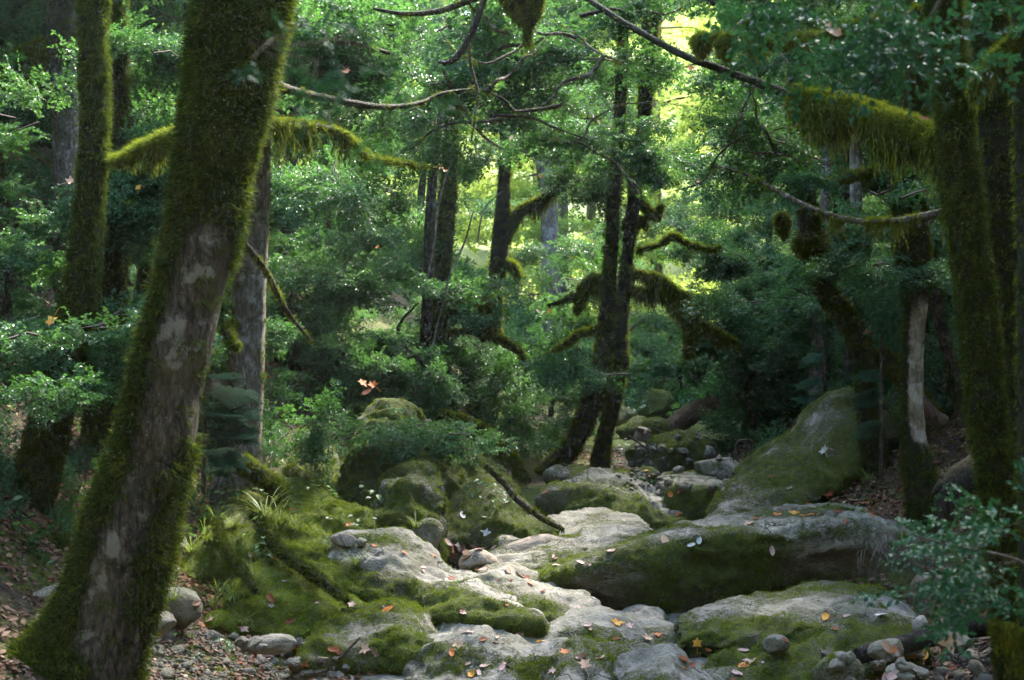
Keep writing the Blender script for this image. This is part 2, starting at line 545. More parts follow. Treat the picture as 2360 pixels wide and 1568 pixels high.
def grass_tuft(k, mat):
    r = random.Random(1100 + k)
    v, f, lr = [], [], []
    for i in range(46):
        a = r.uniform(0, 6.28)
        rad = r.random() * 0.13
        b = (rad * math.cos(a), rad * math.sin(a), -0.03)
        sp = r.uniform(.1, .75)
        blade_rows(v, f, lr, b, (sp * math.cos(a), sp * math.sin(a), 1.0), r.uniform(.55, 1.15), 0.013, (1.0 * math.cos(a), 1.0 * math.sin(a), -1.1), 6, r.random())
    return v, f, lr

def litter_bits(k, mat):
    r = random.Random(1300 + k)
    v, f, lr = [], [], []
    for i in range(9):
        b = (r.uniform(-1, 1), r.uniform(-1, 1), r.uniform(0, .12))
        a = r.uniform(0, 6.28)
        leaf_kite(v, f, lr, b, (math.cos(a), math.sin(a), r.uniform(-.3, .3)), (r.uniform(-.5, .5), r.uniform(-.5, .5), 1), r.uniform(.35, .75), r.uniform(.2, .42), r.random(), r.uniform(-.3, .4), True)
    return source('litter_source', v, f, lr, mat)

SRC_TUFT = [moss_tuft(k, M_MOSST) for k in range(4)]
M_MOSSB = mat_moss('backlit_bough_moss', (0.022, 0.040, 0.006), (0.095, 0.130, 0.011), (0.20, 0.215, 0.018))  # lighter copy of the trunk moss, backlight put into the colour
SRC_TUFTB = [moss_tuft(30 + k, M_MOSSB) for k in range(4)]
SRC_CARPET = [carpet_tuft(k, M_MOSSG) for k in range(3)]
SRC_BRIGHT = [carpet_tuft(10 + k, mat_moss('lit_mound_moss', (0.09, 0.14, 0.010), (0.19, 0.26, 0.018), (0.27, 0.30, 0.03))) for k in range(2)]  # tufts for the mounds, colour brightened to carry the light there
SRC_FRINGE = [fringe(k, M_MOSSH, 16 + 2 * k) for k in range(8)]
SRC_BOX = [leaf_spray(k, M_BOX) for k in range(4)]
SRC_BOXN = [leaf_spray(20 + k, M_BOXN, 0.17, 0.095, 3, True, True, 0.12) for k in range(3)]
SRC_DEC = [leaf_spray(40 + k, M_DEC, 0.14, 0.10, 4, False, False, 0.10) for k in range(3)]
SRC_FIR = [fir_spray(k, M_FIR) for k in range(2)]
M_LITTER = mat_leaf('dry_litter', (0.045, 0.023, 0.014), (0.11, 0.06, 0.035), (0.22, 0.14, 0.095), (0.14, 0.07, 0.035), 0.75, 0.08, 0.2)
SRC_LITTER = [litter_bits(k, M_LITTER) for k in range(3)]

_GN = {}
def gn_tree(sources):
    key = tuple(id(s) for s in sources)
    if key in _GN: return _GN[key]
    ng = bpy.data.node_groups.new('scatter', 'GeometryNodeTree')
    ng.interface.new_socket('Geometry', in_out='INPUT', socket_type='NodeSocketGeometry')
    ng.interface.new_socket('Geometry', in_out='OUTPUT', socket_type='NodeSocketGeometry')
    N, L = ng.nodes.new, ng.links.new
    gi, go = N('NodeGroupInput'), N('NodeGroupOutput')
    join = N('GeometryNodeJoinGeometry')
    for s in reversed(sources):
        oi = N('GeometryNodeObjectInfo')
        oi.inputs['Object'].default_value = s
        oi.inputs['As Instance'].default_value = True
        L(oi.outputs['Geometry'], join.inputs[0])
    iop = N('GeometryNodeInstanceOnPoints')
    iop.inputs['Pick Instance'].default_value = True
    def na(name, typ):
        nd = N('GeometryNodeInputNamedAttribute')
        nd.data_type = typ
        nd.inputs['Name'].default_value = name
        return nd.outputs['Attribute']
    L(gi.outputs[0], iop.inputs['Points'])
    L(join.outputs[0], iop.inputs['Instance'])
    L(na('idx', 'INT'), iop.inputs['Instance Index'])
    e2r = N('FunctionNodeEulerToRotation')
    L(na('rot', 'FLOAT_VECTOR'), e2r.inputs[0])
    L(e2r.outputs[0], iop.inputs['Rotation'])
    L(na('scl', 'FLOAT_VECTOR'), iop.inputs['Scale'])
    L(iop.outputs[0], go.inputs[0])
    _GN[key] = ng
    return ng

def norm(v):
    return v / np.maximum(np.linalg.norm(v, axis=-1, keepdims=True), 1e-9)

def frames_to_euler(X, Y, Z):
    sy = np.clip(-X[:, 2], -1, 1)
    return np.stack([np.arctan2(Y[:, 2], Z[:, 2]), np.arcsin(sy), np.arctan2(X[:, 1], X[:, 0])], -1)

def basis_from(fwd, up):
    """columns: x side, y forward, z up"""
    Y = norm(fwd)
    X = norm(np.cross(Y, up))
    Z = np.cross(X, Y)
    return X, Y, Z

def basis_normal(nrm, down):
    """z along nrm, -y droops along 'down'"""
    Z = norm(nrm)
    Y = -down - Z * np.sum(-down * Z, -1, keepdims=True)
    bad = np.linalg.norm(Y, axis=-1) < 1e-3
    Y[bad] = np.cross(Z[bad], np.array((1.0, 0.2, 0)))
    Y = norm(Y)
    X = np.cross(Y, Z)
    return X, Y, Z

N_INST = [0]
def scatter_obj(name, pts, eul, scl, sources, parent=None, loc=(0, 0, 0), kind='stuff'):
    n = len(pts)
    N_INST[0] += n
    me = bpy.data.meshes.new(name)
    me.vertices.add(n)
    me.vertices.foreach_set('co', (np.asarray(pts) - np.asarray(loc)).astype(np.float32).ravel())
    a = me.attributes.new('rot', 'FLOAT_VECTOR', 'POINT')
    a.data.foreach_set('vector', np.asarray(eul, dtype=np.float32).ravel())
    a = me.attributes.new('scl', 'FLOAT_VECTOR', 'POINT')
    scl = np.asarray(scl, dtype=np.float32)
    if scl.ndim == 1: scl = np.repeat(scl[:, None], 3, 1)
    a.data.foreach_set('vector', scl.ravel())
    a = me.attributes.new('idx', 'INT', 'POINT')
    a.data.foreach_set('value', RNG.integers(0, len(sources), n).astype(np.int32))
    o = link(name, me, parent, (0, 0, 0) if parent else loc)
    md = o.modifiers.new('scatter', 'NODES')
    md.node_group = gn_tree(sources)
    if kind: o['kind'] = kind
    return o

def sample_grid(V, w, count, wrap):
    """area-and-weight sampled points and normals on a grid V (m,n,3)"""
    if wrap:
        V = np.concatenate([V, V[:, :1]], 1); w = np.concatenate([w, w[:, :1]], 1)
    A, B, C, D = V[:-1, :-1], V[:-1, 1:], V[1:, 1:], V[1:, :-1]
    nr = np.cross(C - A, D - B)
    area = np.linalg.norm(nr, axis=-1) * 0.5
    ww = (w[:-1, :-1] + w[1:, 1:]) * 0.5
    pr = (area * np.clip(ww, 0, None)).ravel()
    if pr.sum() <= 0: return np.zeros((0, 3)), np.zeros((0, 3))
    idx = RNG.choice(len(pr), count, p=pr / pr.sum())
    u, v = RNG.random((count, 1)), RNG.random((count, 1))
    a, b, c, d = (q.reshape(-1, 3)[idx] for q in (A, B, C, D))
    p = (a * (1 - u) + b * u) * (1 - v) + (d * (1 - u) + c * u) * v
    return p, norm(nr.reshape(-1, 3)[idx])

# ------------------------------------------------------------------ terrain
def interp(y, tab):
    t = np.array(tab, dtype=float)
    return np.interp(y, t[:, 0], t[:, 1])

XC = [(0, -.2), (9, 0), (11, .1), (14, .7), (18, 1.5), (22, 2.35), (30, 3.3), (45, 3), (80, 0), (140, 0)]
ZB = [(-20, -.4), (0, -.3), (7, -.14), (9, -.05), (11, .0), (12.5, .2), (14, .34), (15, .5), (18, .60), (22, .75), (30, 1.1), (45, 3.2), (70, 9), (140, 34)]
WL = [(0, 2.0), (9, 1.7), (11, 1.5), (14, 1.1), (18, .9), (30, .9), (60, 2), (140, 3)]
WR = [(0, 2.9), (8.5, 2.8), (11.1, 2.6), (11.7, 1.7), (14, 1.1), (18, 1.2), (30, .9), (60, 2), (140, 3)]

def ground_z(x, y, detail=True):
    x = np.asarray(x, dtype=float); y = np.asarray(y, dtype=float)
    d = x - interp(y, XC)
    dl = np.maximum(0, -d - interp(y, WL))
    dr = np.maximum(0, d - interp(y, WR))
    steep = 1 - 0.55 * sstep(28, 60, y)
    zl = (0.50 * dl + 0.012 * np.minimum(dl, 12) ** 2) * steep
    zr = (0.52 * dr + 0.008 * np.minimum(dr, 12) ** 2) * steep
    zl = np.where(dl > 20, zl * 0 + (0.50 * 20 + 1.7) * steep + (dl - 20) * .2, zl)
    zr = np.where(dr > 20, zr * 0 + (0.52 * 20 + 1.1) * steep + (dr - 20) * .2, zr)
    z = interp(y, ZB) + zl + zr
    z = z + 0.9 * np.clip(-y - 4, 0, 30) + 0.55 * np.clip(np.maximum(dl, dr) - 9, 0, 40) * (1 - .7 * sstep(24, 50, y))  # unseen rise behind the camera and raised far sides, added to block low sky
    if detail:
        off = sstep(0, 1.2, dl + dr)
        p = np.stack([x, y, np.zeros_like(x)], -1)
        z = z + fbm(p * 0.55, 3) * (0.03 + 0.22 * off) + fbm(p * 2.3 + 9, 3) * (0.018 + 0.05 * off) + fbm(p * 9 + 5, 2) * 0.008
    return z

def gz(x, y):
    return float(ground_z(np.array([x]), np.array([y]))[0])

gx = np.concatenate([np.linspace(-90, -12, 30)[:-1], np.linspace(-12, -4.2, 60)[:-1], np.linspace(-4.2, 5.2, 300), np.linspace(5.2, 12, 55)[1:], np.linspace(12, 90, 30)[1:]])
gy = np.concatenate([np.linspace(-25, 5, 30)[:-1], np.linspace(5, 17, 320), np.linspace(17, 34, 90)[1:], np.linspace(34, 140, 60)[1:]])
GX, GY = np.meshgrid(gx, gy)
GZ = ground_z(GX, GY)
d_ = GX - interp(GY, XC)
bedm = 1 - sstep(-.15, .35, np.maximum(-d_ - interp(GY, WL), d_ - interp(GY, WR)) + 0.35 * fbm(np.stack([GX * 1.3, GY * 1.3, GX * 0], -1), 3))
bedm *= 1 - sstep(13.2, 15.0, GY)
# gravel margins in front are soil and stones, not bare rock
bedm *= 1 - sstep(-.75, -1.25, GX + 0.4 * fbm(np.stack([GX * 2, GY * 2, GX * 0 + 4], -1), 2)) * (1 - sstep(10, 11, GY))
bedm *= 1 - sstep(1.9, 2.3, GX) * (1 - sstep(9.6, 10.4, GY))
mossm = 0.35 + 0.5 * fbm(np.stack([GX * .8, GY * .8, GX * 0 + 2], -1), 3)
mossm += .4 * sstep(22, 30, GY) + .25 * sstep(13.5, 16, GY)
mossm += 0.5 * np.exp(-((GX + 1.5) / .9) ** 2 - ((GY - 10.6) / 1.6) ** 2)
GV = np.stack([GX, GY, GZ], -1)
gf = grid_faces(len(gy), len(gx))
ground = link('ground', make_mesh('ground', GV, gf, M_SOIL, {'bed': bedm, 'moss': mossm}))
tag(ground, 'brown leaf strewn forest floor rising on both sides of the dry stream bed', None, None, 'structure')
solid(GV, gf)

# ------------------------------------------------------------------ rocks: ledges shaped column by column, and loose boulders
def ledge(name, label, cols, nx=150, rd=0.3, sq=2.4, top_slope=0.02, mf=0.62, mt=0.28, damp=0.3, a1=0.05, a2=0.014, seed=0,
          mat=None, cat='rock', tufts=0, group=None, under=0.0, lip=0.0):
    """cols rows: px, py of the foot, py of the top edge, depth of the foot, how far it runs back"""
    mat = mat or M_ROCK
    c = np.array(cols, dtype=float)
    u = np.linspace(0, len(c) - 1, nx)
    cc = crom(c, u)
    px, pyb, pyt, yf, dep = cc.T
    dep = np.maximum(dep, .05)
    na, nt, nb = 26, 34, 10
    x = (px - 1180) / F * yf
    zb = CZ + (784 - pyb) / F * yf
    rdd = np.minimum(rd, dep * 0.6)
    zt = CZ + (784 - pyt) / F * (yf + rdd)
    s = np.linspace(0, 1, nx)
    env = np.clip(np.minimum(s, 1 - s) / 0.07, 0, 1)
    env = np.sqrt(1 - (1 - env) ** 2)
    H = (zt - zb)
    rows = []
    fr = []
    rows.append((yf + 0.1, zb - .3)); fr.append(1)
    for a in np.linspace(0, math.pi / 2, na):
        ca, sa = math.cos(a) ** (2 / sq), math.sin(a) ** (2 / sq)
        yy = yf + rdd * (1 - ca) + under * rdd * (1 - sa) ** 2 * 2
        rows.append((yy, zb + H * env * sa - (1 - env) * .25)); fr.append(1 - sa ** 3)
    for t in np.linspace(0, 1, nt + 1)[1:]:
        yy = yf + rdd + (dep - rdd) * t
        rows.append((yy, zb + H * env - (1 - env) * .25 + (dep - rdd) * t * top_slope)); fr.append(0)
    for a in np.linspace(0, math.pi / 2, nb + 1)[1:]:
        yy = yf + dep + .25 * math.sin(a)
        rows.append((yy, zb + H * env - (1 - env) * .25 + (dep - rdd) * top_slope - (1 - math.cos(a)) * (H * .8 + .35))); fr.append(0.6)
    Y = np.array([r[0] * np.ones(nx) for r in rows]); Z = np.array([r[1] * np.ones(nx) for r in rows])
    X = np.repeat(x[None], len(rows), 0)
    V = np.stack([X, Y, Z], -1)
    fr = np.repeat(np.array(fr)[:, None], nx, 1)
    du = np.gradient(V, axis=1); dv = np.gradient(V, axis=0)
    nrm = norm(np.cross(du, dv))
    sgn = seed * 7.7
    disp = a1 * fbm(V * 1.5 + sgn, 3) + a1 * .75 * (1 - np.abs(fbm(V * np.array((2.0, 3.4, 3.4)) + sgn + 3, 4)) * 3.0) + a2 * fbm(V * 7 + sgn, 4) + a2 * .5 * fbm(V * 26 + sgn, 3) + a2 * 1.1 * np.minimum(0, fbm(V * np.array((3, 3, 9)) + sgn + 8, 4) + .12) * 2
    V = V + nrm * (disp - a1 * .3)[..., None]
    lipm = np.exp(-((fr - .35) / .22) ** 2) * lip
    moss = mt + (mf - mt) * sstep(.1, .75, fr) + lipm + 0.85 * fbm(V * np.array((1.8, 2.6, 2.6)) + sgn + 11, 5)
    zrel = (V[..., 2] - zb) / np.maximum(H, .05)
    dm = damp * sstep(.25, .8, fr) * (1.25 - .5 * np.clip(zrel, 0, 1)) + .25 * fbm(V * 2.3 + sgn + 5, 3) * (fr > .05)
    f = grid_faces(len(rows), nx)
    base = np.array((float(x.mean()), float(yf.mean()), float(zb.min())))
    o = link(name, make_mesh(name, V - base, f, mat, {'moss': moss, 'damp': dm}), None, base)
    tag(o, label, cat, group)
    solid(V, f, label)
    if tufts:
        w = sstep(.45, .8, moss)
        p, nn = sample_grid(V, w, tufts, False)
        nn = np.where(nn[:, 2:3] < -.2, -nn, nn)
        add_carpet('moss', p, nn, o, base, .016, .034, SRC_BRIGHT if cat == 'mound' else None)
    return o

def add_carpet(name, p, nn, parent, base, s0, s1, sources=None):
    if not len(p): return None
    dn = np.repeat(np.array([[0, 0, -1.0]]), len(p), 0) + RNG.normal(0, .6, (len(p), 3))
    X, Y, Z = basis_normal(nn + RNG.normal(0, .25, nn.shape), dn)
    s = RNG.uniform(s0, s1, len(p))
    return scatter_obj(name, p, frames_to_euler(X, Y, Z), s, sources or SRC_CARPET, parent, base)

_ICO = {}
def ico(sub):
    if sub not in _ICO:
        import bmesh
        bm = bmesh.new()
        bmesh.ops.create_icosphere(bm, subdivisions=sub, radius=1)
        _ICO[sub] = (np.array([v.co[:] for v in bm.verts]), np.array([[v.index for v in f.verts] for f in bm.faces]))
        bm.free()
    return _ICO[sub]

def stone_shape(size, seed, sub=4, rough=0.16, cuts=5, rot=0.0, tilt=0.0):
    v, f = ico(sub)
    r = np.random.default_rng(seed)
    v = v.copy()
    for _ in range(cuts):
        n = norm(r.normal(0, 1, 3)); dcut = r.uniform(.55, .88)
        dd = v @ n
        v = v - np.maximum(0, dd - dcut)[:, None] * n * .85
    v = v * (1 + rough * fbm(v * 1.2 + seed, 3) + rough * .35 * fbm(v * 5 + seed, 4))[:, None]
    v = v * np.array(size)
    c, s = math.cos(tilt), math.sin(tilt)
    v = v @ np.array([[c, 0, -s], [0, 1, 0], [s, 0, c]])
    c, s = math.cos(rot), math.sin(rot)
    v = v @ np.array([[c, s, 0], [-s, c, 0], [0, 0, 1]])
    return v, f

def boulder(label, px, pyb, wpx, hpx, y, seed, moss=.4, mat=None, depth=.8, rot=0, tilt=0, sub=5, cuts=5, name='boulder', cat='boulder', tufts=0, rough=.16, damp=.2, group=None):
    sx = wpx / F * y / 2; sz = hpx / F * y / 2
    p = P(px, pyb, y)
    v, f = stone_shape((sx * 1.08, sx * depth, sz * 1.12), seed, sub, rough, cuts, rot, tilt)
    loc = np.array((p[0], p[1] + sx * depth * .5, p[2] + sz * .93))
    nrm = norm(v / np.array((sx, sx * depth, sz)) ** 2)
    W = v + loc
    ms = moss + .45 * fbm(W * 2.6, 4) + .25 * nrm[:, 2] * (moss > .3)
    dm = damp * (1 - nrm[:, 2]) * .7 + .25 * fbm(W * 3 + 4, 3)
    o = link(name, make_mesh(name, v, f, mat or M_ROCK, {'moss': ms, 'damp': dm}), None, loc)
    tag(o, label, cat, group)
    solid(W, f, label)
    if tufts:
        k = np.where((ms > .55))[0]
        if len(k):
            k = RNG.choice(k, tufts)
            q = W[k] + RNG.normal(0, sx * .03, (tufts, 3)) * np.array((1, 1, .3))
            add_carpet('moss', q, nrm[k], o, loc, .016, .034)
    return o

# big mossy boulder across the bed
ledge('rock_slab', 'huge mossy boulder with a dark flat face lying across the right of the stream bed',
      [(1210, 1350, 1345, 11.0, .2), (1260, 1362, 1318, 11.0, .35), (1340, 1400, 1292, 11.0, .5), (1440, 1432, 1262, 11.0, .65), (1560, 1440, 1232, 11.0, .8),
       (1700, 1418, 1222, 11.15, 1.0), (1850, 1402, 1202, 11.2, 1.3), (1990, 1400, 1194, 11.2, 1.4), (2090, 1405, 1215, 11.2, 1.4), (2200, 1420, 1290, 11.2, 1.0)],
      nx=220, rd=.16, sq=3.2, top_slope=-0.03, mf=0.55, mt=0.46, damp=1.0, a1=.05, a2=.018, seed=1, tufts=2600, lip=0.3, under=.6)
ledge('rock_slab', 'long mossy rock slope rising to the right bank with a pale bare streak along it',
      [(1630, 1208, 1203, 12.5, .3), (1680, 1202, 1160, 12.6, .9), (1730, 1200, 1108, 12.7, 1.3), (1790, 1195, 1058, 12.8, 1.5), (1860, 1172, 1012, 12.9, 1.6),
       (1920, 1128, 965, 13.0, 1.6), (1970, 1075, 908, 13.1, 1.5), (2020, 1030, 900, 13.3, 1.3), (2080, 1005, 925, 13.4, 1.3), (2150, 1000, 950, 13.4, 1.3), (2220, 1000, 975, 13.4, 1.1), (2290, 1000, 995, 13.4, .8)],
      nx=200, rd=1.1, sq=1.35, top_slope=-.05, mf=0.75, mt=0.82, damp=.1, a1=0.05, a2=.02, seed=2, tufts=2600)
ledge('rock_step', 'rounded water worn step with mossy face in the middle of the stream bed',
      [(1235, 1200, 1190, 13.9, .3), (1275, 1205, 1135, 13.8, 1.0), (1340, 1212, 1122, 13.6, 1.4), (1420, 1214, 1128, 13.4, 1.5), (1500, 1214, 1140, 13.4, 1.4), (1555, 1210, 1165, 13.5, .8), (1580, 1205, 1200, 13.6, .3)],
      nx=160, rd=.42, sq=1.7, top_slope=.09, mf=0.75, mt=0.34, damp=.55, a1=0.08, a2=.016, seed=3, tufts=1000)
ledge('rock_step', 'squarish mossy block beside the worn step under the far boulders',
      [(1520, 1200, 1190, 13.95, .3), (1550, 1200, 1128, 13.9, 1.0), (1610, 1198, 1120, 13.9, 1.1), (1680, 1195, 1118, 13.9, 1.1), (1715, 1190, 1150, 14.0, .6), (1725, 1190, 1185, 14.0, .3)],
      nx=120, rd=.16, sq=3.0, top_slope=.06, mf=0.67, mt=0.43, damp=.45, a1=.05, a2=.014, seed=4, tufts=700)
ledge('rock_slope', 'dark green mossy rock slope coming down from the left bank to the sandy pool',
      [(930, 1275, 1268, 12.0, .3), (985, 1272, 1190, 12.2, 1.2), (1060, 1262, 1120, 12.4, 1.8), (1120, 1252, 1092, 12.5, 2), (1180, 1242, 1130, 12.5, 1.6), (1240, 1232, 1190, 12.5, 1.0), (1285, 1228, 1222, 12.5, .3)],
      nx=160, rd=.95, sq=1.7, top_slope=.05, mf=0.74, mt=0.72, damp=.8, a1=.07, a2=.02, seed=5, tufts=1800)
ledge('rock_bank', 'bulging moss covered rock on the left bank behind the black ledge',
      [(840, 1240, 1230, 11.9, .3), (865, 1245, 1130, 11.9, .8), (915, 1248, 1090, 11.9, 1.0), (965, 1250, 1088, 11.9, 1.0), (1005, 1255, 1130, 11.9, .8), (1020, 1262, 1230, 11.9, .4)],
      nx=110, rd=.5, sq=2.3, top_slope=.3, mf=0.87, mt=0.92, damp=.9, a1=.09, a2=.025, seed=6, tufts=1600)
ledge('rock_bank', 'steep green rock under the shrubs between the grey tree and the bulging rock',
      [(610, 1200, 1190, 11.9, .3), (640, 1205, 1052, 12.0, 1.0), (690, 1208, 1060, 12.1, 1.2), (740, 1210, 1120, 12.1, 1.0), (775, 1215, 1200, 12.1, .3)],
      nx=110, rd=.5, sq=1.5, top_slope=.3, mf=0.92, mt=1.02, damp=.8, a1=.07, a2=.02, seed=7, tufts=1600)
ledge('rock_bank', 'tall mossy rock face hung with shrubs above the bulging rock',
      [(760, 1215, 1205, 12.5, .3), (790, 1215, 1060, 12.6, .8), (850, 1210, 1010, 12.7, 1), (930, 1200, 1020, 12.8, 1), (1010, 1190, 1060, 12.9, 1), (1090, 1180, 1110, 13.0, .8), (1110, 1180, 1170, 13.0, .3)],
      nx=130, rd=.35, sq=2.4, top_slope=.4, mf=0.82, mt=0.92, damp=.9, a1=.09, a2=.025, seed=8, tufts=1600)
ledge('rock_ledge', 'pale topped ledge with a black mossy front on the left side of the bed',
      [(725, 1320, 1312, 10.6, .2), (750, 1335, 1262, 10.6, .7), (820, 1365, 1264, 10.5, .8), (880, 1395, 1275, 10.4, .95), (950, 1410, 1300, 10.4, 1.0), (1010, 1400, 1335, 10.45, .8), (1070, 1370, 1330, 10.6, .5), (1110, 1350, 1342, 10.7, .2)],
      nx=170, rd=0.34, sq=1.5, top_slope=.085, mf=0.8, mt=0.08, damp=1.0, a1=0.07, a2=.013, seed=9, tufts=1500)
ledge('rock_ledge', 'wavy pale ridge with green hollows in the middle of the near stream bed',
      [(960, 1405, 1398, 10.1, .2), (990, 1420, 1355, 10.1, .5), (1050, 1428, 1345, 10.0, .6), (1120, 1430, 1372, 9.95, .7), (1190, 1436, 1402, 9.9, .6), (1250, 1440, 1428, 9.9, .3)],
      nx=140, rd=0.36, sq=1.3, top_slope=.06, mf=0.72, mt=0.1, damp=0.5, a1=0.06, a2=.012, seed=10, tufts=900)
ledge('rock_ledge', 'humped pale ridge running down past the mouth of the big boulder',
      [(1060, 1390, 1378, 10.5, .2), (1100, 1402, 1325, 10.5, .6), (1170, 1418, 1318, 10.4, .8), (1240, 1432, 1345, 10.3, .9), (1310, 1438, 1375, 10.2, .9), (1370, 1440, 1402, 10.15, .6), (1410, 1440, 1432, 10.1, .2)],
      nx=150, rd=0.42, sq=1.3, top_slope=.05, mf=0.7, mt=0.12, damp=0.5, a1=0.06, a2=.012, seed=11, tufts=900)
ledge('rock_ledge', 'flat pale shelf with thin moss leading up to the sandy pool',
      [(1090, 1345, 1338, 11.2, .2), (1130, 1345, 1298, 11.2, .9), (1220, 1340, 1285, 11.3, 1.5), (1320, 1330, 1262, 11.5, 2.0), (1420, 1310, 1240, 11.8, 2.0), (1500, 1290, 1235, 12, 1.6), (1540, 1280, 1270, 12.1, .3)],
      nx=150, rd=.3, sq=1.4, top_slope=.05, mf=0.47, mt=0.28, damp=.2, a1=0.06, a2=.013, seed=12, tufts=600)
ledge('rock_ledge', 'low mossy hump with a dark overhang in the left foreground of the bed',
      [(690, 1520, 1512, 9.3, .2), (730, 1530, 1462, 9.35, .6), (800, 1535, 1432, 9.4, .8), (880, 1540, 1432, 9.4, .9), (960, 1548, 1452, 9.35, .8), (1020, 1552, 1490, 9.3, .5), (1050, 1552, 1540, 9.3, .2)],
      nx=160, rd=0.3, sq=1.7, top_slope=.08, mf=0.87, mt=0.62, damp=.7, a1=0.08, a2=.015, seed=13, tufts=2600)
ledge('rock_ledge', 'broad pale water smoothed slab in the centre foreground strewn with leaves',
      [(930, 1590, 1575, 8.9, .3), (980, 1600, 1505, 8.9, 1.0), (1080, 1605, 1490, 8.9, 1.3), (1200, 1610, 1510, 8.85, 1.4), (1330, 1612, 1498, 8.85, 1.4), (1460, 1608, 1505, 8.9, 1.3), (1540, 1600, 1540, 8.9, .9), (1570, 1590, 1582, 8.9, .2)],
      nx=200, rd=.5, sq=1.35, top_slope=.07, mf=0.5, mt=0.24, damp=.1, a1=0.085, a2=.014, seed=14, tufts=1500)
ledge('rock_ledge', 'narrow pale shelf behind the centre slab at the foot of the big boulder',
      [(900, 1480, 1470, 9.9, .2), (980, 1495, 1425, 9.9, .6), (1100, 1500, 1432, 9.85, .8), (1250, 1500, 1446, 9.85, .9), (1400, 1498, 1450, 9.85, .9), (1540, 1492, 1450, 9.9, .9), (1620, 1485, 1475, 9.9, .2)],
      nx=180, rd=0.4, sq=1.35, top_slope=.05, mf=0.55, mt=0.22, damp=.1, a1=0.07, a2=.012, seed=15, tufts=700)
ledge('rock_ledge', 'rounded ledge with yellowish mossy lip in front of the big boulder',
      [(1560, 1480, 1472, 9.8, .2), (1600, 1492, 1440, 9.8, .5), (1680, 1502, 1428, 9.75, .7), (1780, 1490, 1418, 9.75, .9), (1900, 1470, 1408, 9.8, 1.0), (2020, 1460, 1405, 9.85, 1.0), (2110, 1455, 1412, 9.9, .8), (2160, 1455, 1448, 9.9, .2)],
      nx=180, rd=.24, sq=2.1, top_slope=.04, mf=0.66, mt=0.58, damp=.55, a1=0.06, a2=.013, seed=16, tufts=1000)
ledge('rock_ledge', 'sloping green rock in the right foreground above the leaf pile',
      [(1600, 1600, 1590, 8.9, .3), (1660, 1600, 1545, 8.95, .6), (1760, 1590, 1500, 9.0, .9), (1880, 1575, 1462, 9.1, 1.0), (1980, 1545, 1440, 9.2, 1.0), (2060, 1520, 1428, 9.3, .9), (2120, 1505, 1450, 9.35, .5), (2150, 1500, 1492, 9.4, .2)],
      nx=180, rd=0.55, sq=1.4, top_slope=.05, mf=0.8, mt=0.62, damp=.35, a1=0.085, a2=.016, seed=17, tufts=2000)
ledge('rock_ledge', 'yellow green curved ledge at the bottom edge of the bed right of centre',
      [(1400, 1640, 1632, 8.5, .2), (1450, 1650, 1545, 8.5, .6), (1540, 1660, 1525, 8.5, .7), (1620, 1660, 1548, 8.5, .7), (1680, 1650, 1580, 8.5, .5), (1720, 1640, 1630, 8.5, .2)],
      nx=130, rd=0.4, sq=1.5, top_slope=.05, mf=0.62, mt=0.42, damp=.3, a1=0.07, a2=.014, seed=18, tufts=900)
ledge('moss_mound', 'bright green mossy mound over roots at the foot of the left bank',
      [(470, 1440, 1430, 9.7, .3), (520, 1458, 1350, 9.8, .8), (600, 1464, 1300, 9.9, 1.2), (690, 1462, 1312, 9.9, 1.2), (770, 1452, 1352, 9.9, 1.0), (830, 1445, 1390, 9.9, .8), (880, 1440, 1432, 9.9, .3)],
      nx=150, rd=.75, sq=1.55, top_slope=.25, mf=1.22, mt=1.12, damp=.2, a1=.08, a2=.02, seed=19, tufts=6000, cat='mound', mat=M_MOUND)
ledge('moss_mound', 'upper mossy bank with grass below the grey trunk',
      [(400, 1330, 1320, 10.4, .3), (440, 1340, 1225, 10.5, 1.0), (530, 1345, 1180, 10.6, 1.4), (640, 1340, 1180, 10.8, 1.3), (740, 1325, 1215, 11, 1), (820, 1300, 1235, 11.1, .8), (880, 1285, 1270, 11.1, .3)],
      nx=150, rd=.7, sq=1.5, top_slope=.3, mf=0.87, mt=0.82, damp=.6, a1=.09, a2=.025, seed=20, tufts=4200, cat='mound', mat=M_MOUND)
# loose boulders and stones
boulder('rounded pinkish boulder sitting in the hollow beside the dead leaf pile', 1101, 1328, 84, 58, 11.15, 21, -.3, M_PINK, .8, .3, 0, 4, 4, 'boulder', damp=0, rough=.1)
boulder('flat pale wedge of stone at the edge of the sandy pool', 1240, 1285, 150, 46, 12.0, 22, -.3, M_PINK, .5, .2, -.12, 4, 7, 'boulder', damp=0)
boulder('smooth tan stone resting on the black mossy ledge', 793, 1262, 60, 30, 10.9, 23, -.4, M_PINK, .6, .2, .25, 4, 4, 'stone', 'stone', damp=0, rough=.08)
boulder('small white chip of stone beside the smooth tan stone', 832, 1262, 26, 24, 10.9, 24, -.5, M_ROCK, .7, .5, 0, 3, 6, 'stone', 'stone', damp=-.3)
boulder('grey angular stone lying behind the pale topped ledge', 905, 1280, 70, 50, 11.3, 25, .2, None, .6, .4, .3, 4, 6, 'boulder', damp=.7)
boulder('dark wedge of rock leaning beside the dead leaf pile', 985, 1290, 90, 90, 11.6, 26, .4, None, .5, .6, .3, 4, 6, 'boulder', damp=.8, tufts=200)
boulder('large pointed mossy boulder in the upper stream bed', 1560, 1110, 150, 118, 16.0, 27, .62, None, .8, .5, .15, 4, 7, 'boulder', tufts=500, damp=.6)
boulder('low grey boulder with a pale blue streak right of the pointed boulder', 1650, 1122, 120, 76, 15.0, 28, .15, None, .8, .2, 0, 4, 6, 'boulder', tufts=150)
boulder('small flat topped stone perched on the mossy block', 1690, 1132, 50, 30, 14.2, 29, 0, None, .8, .2, 0, 4, 6, 'stone', 'stone')
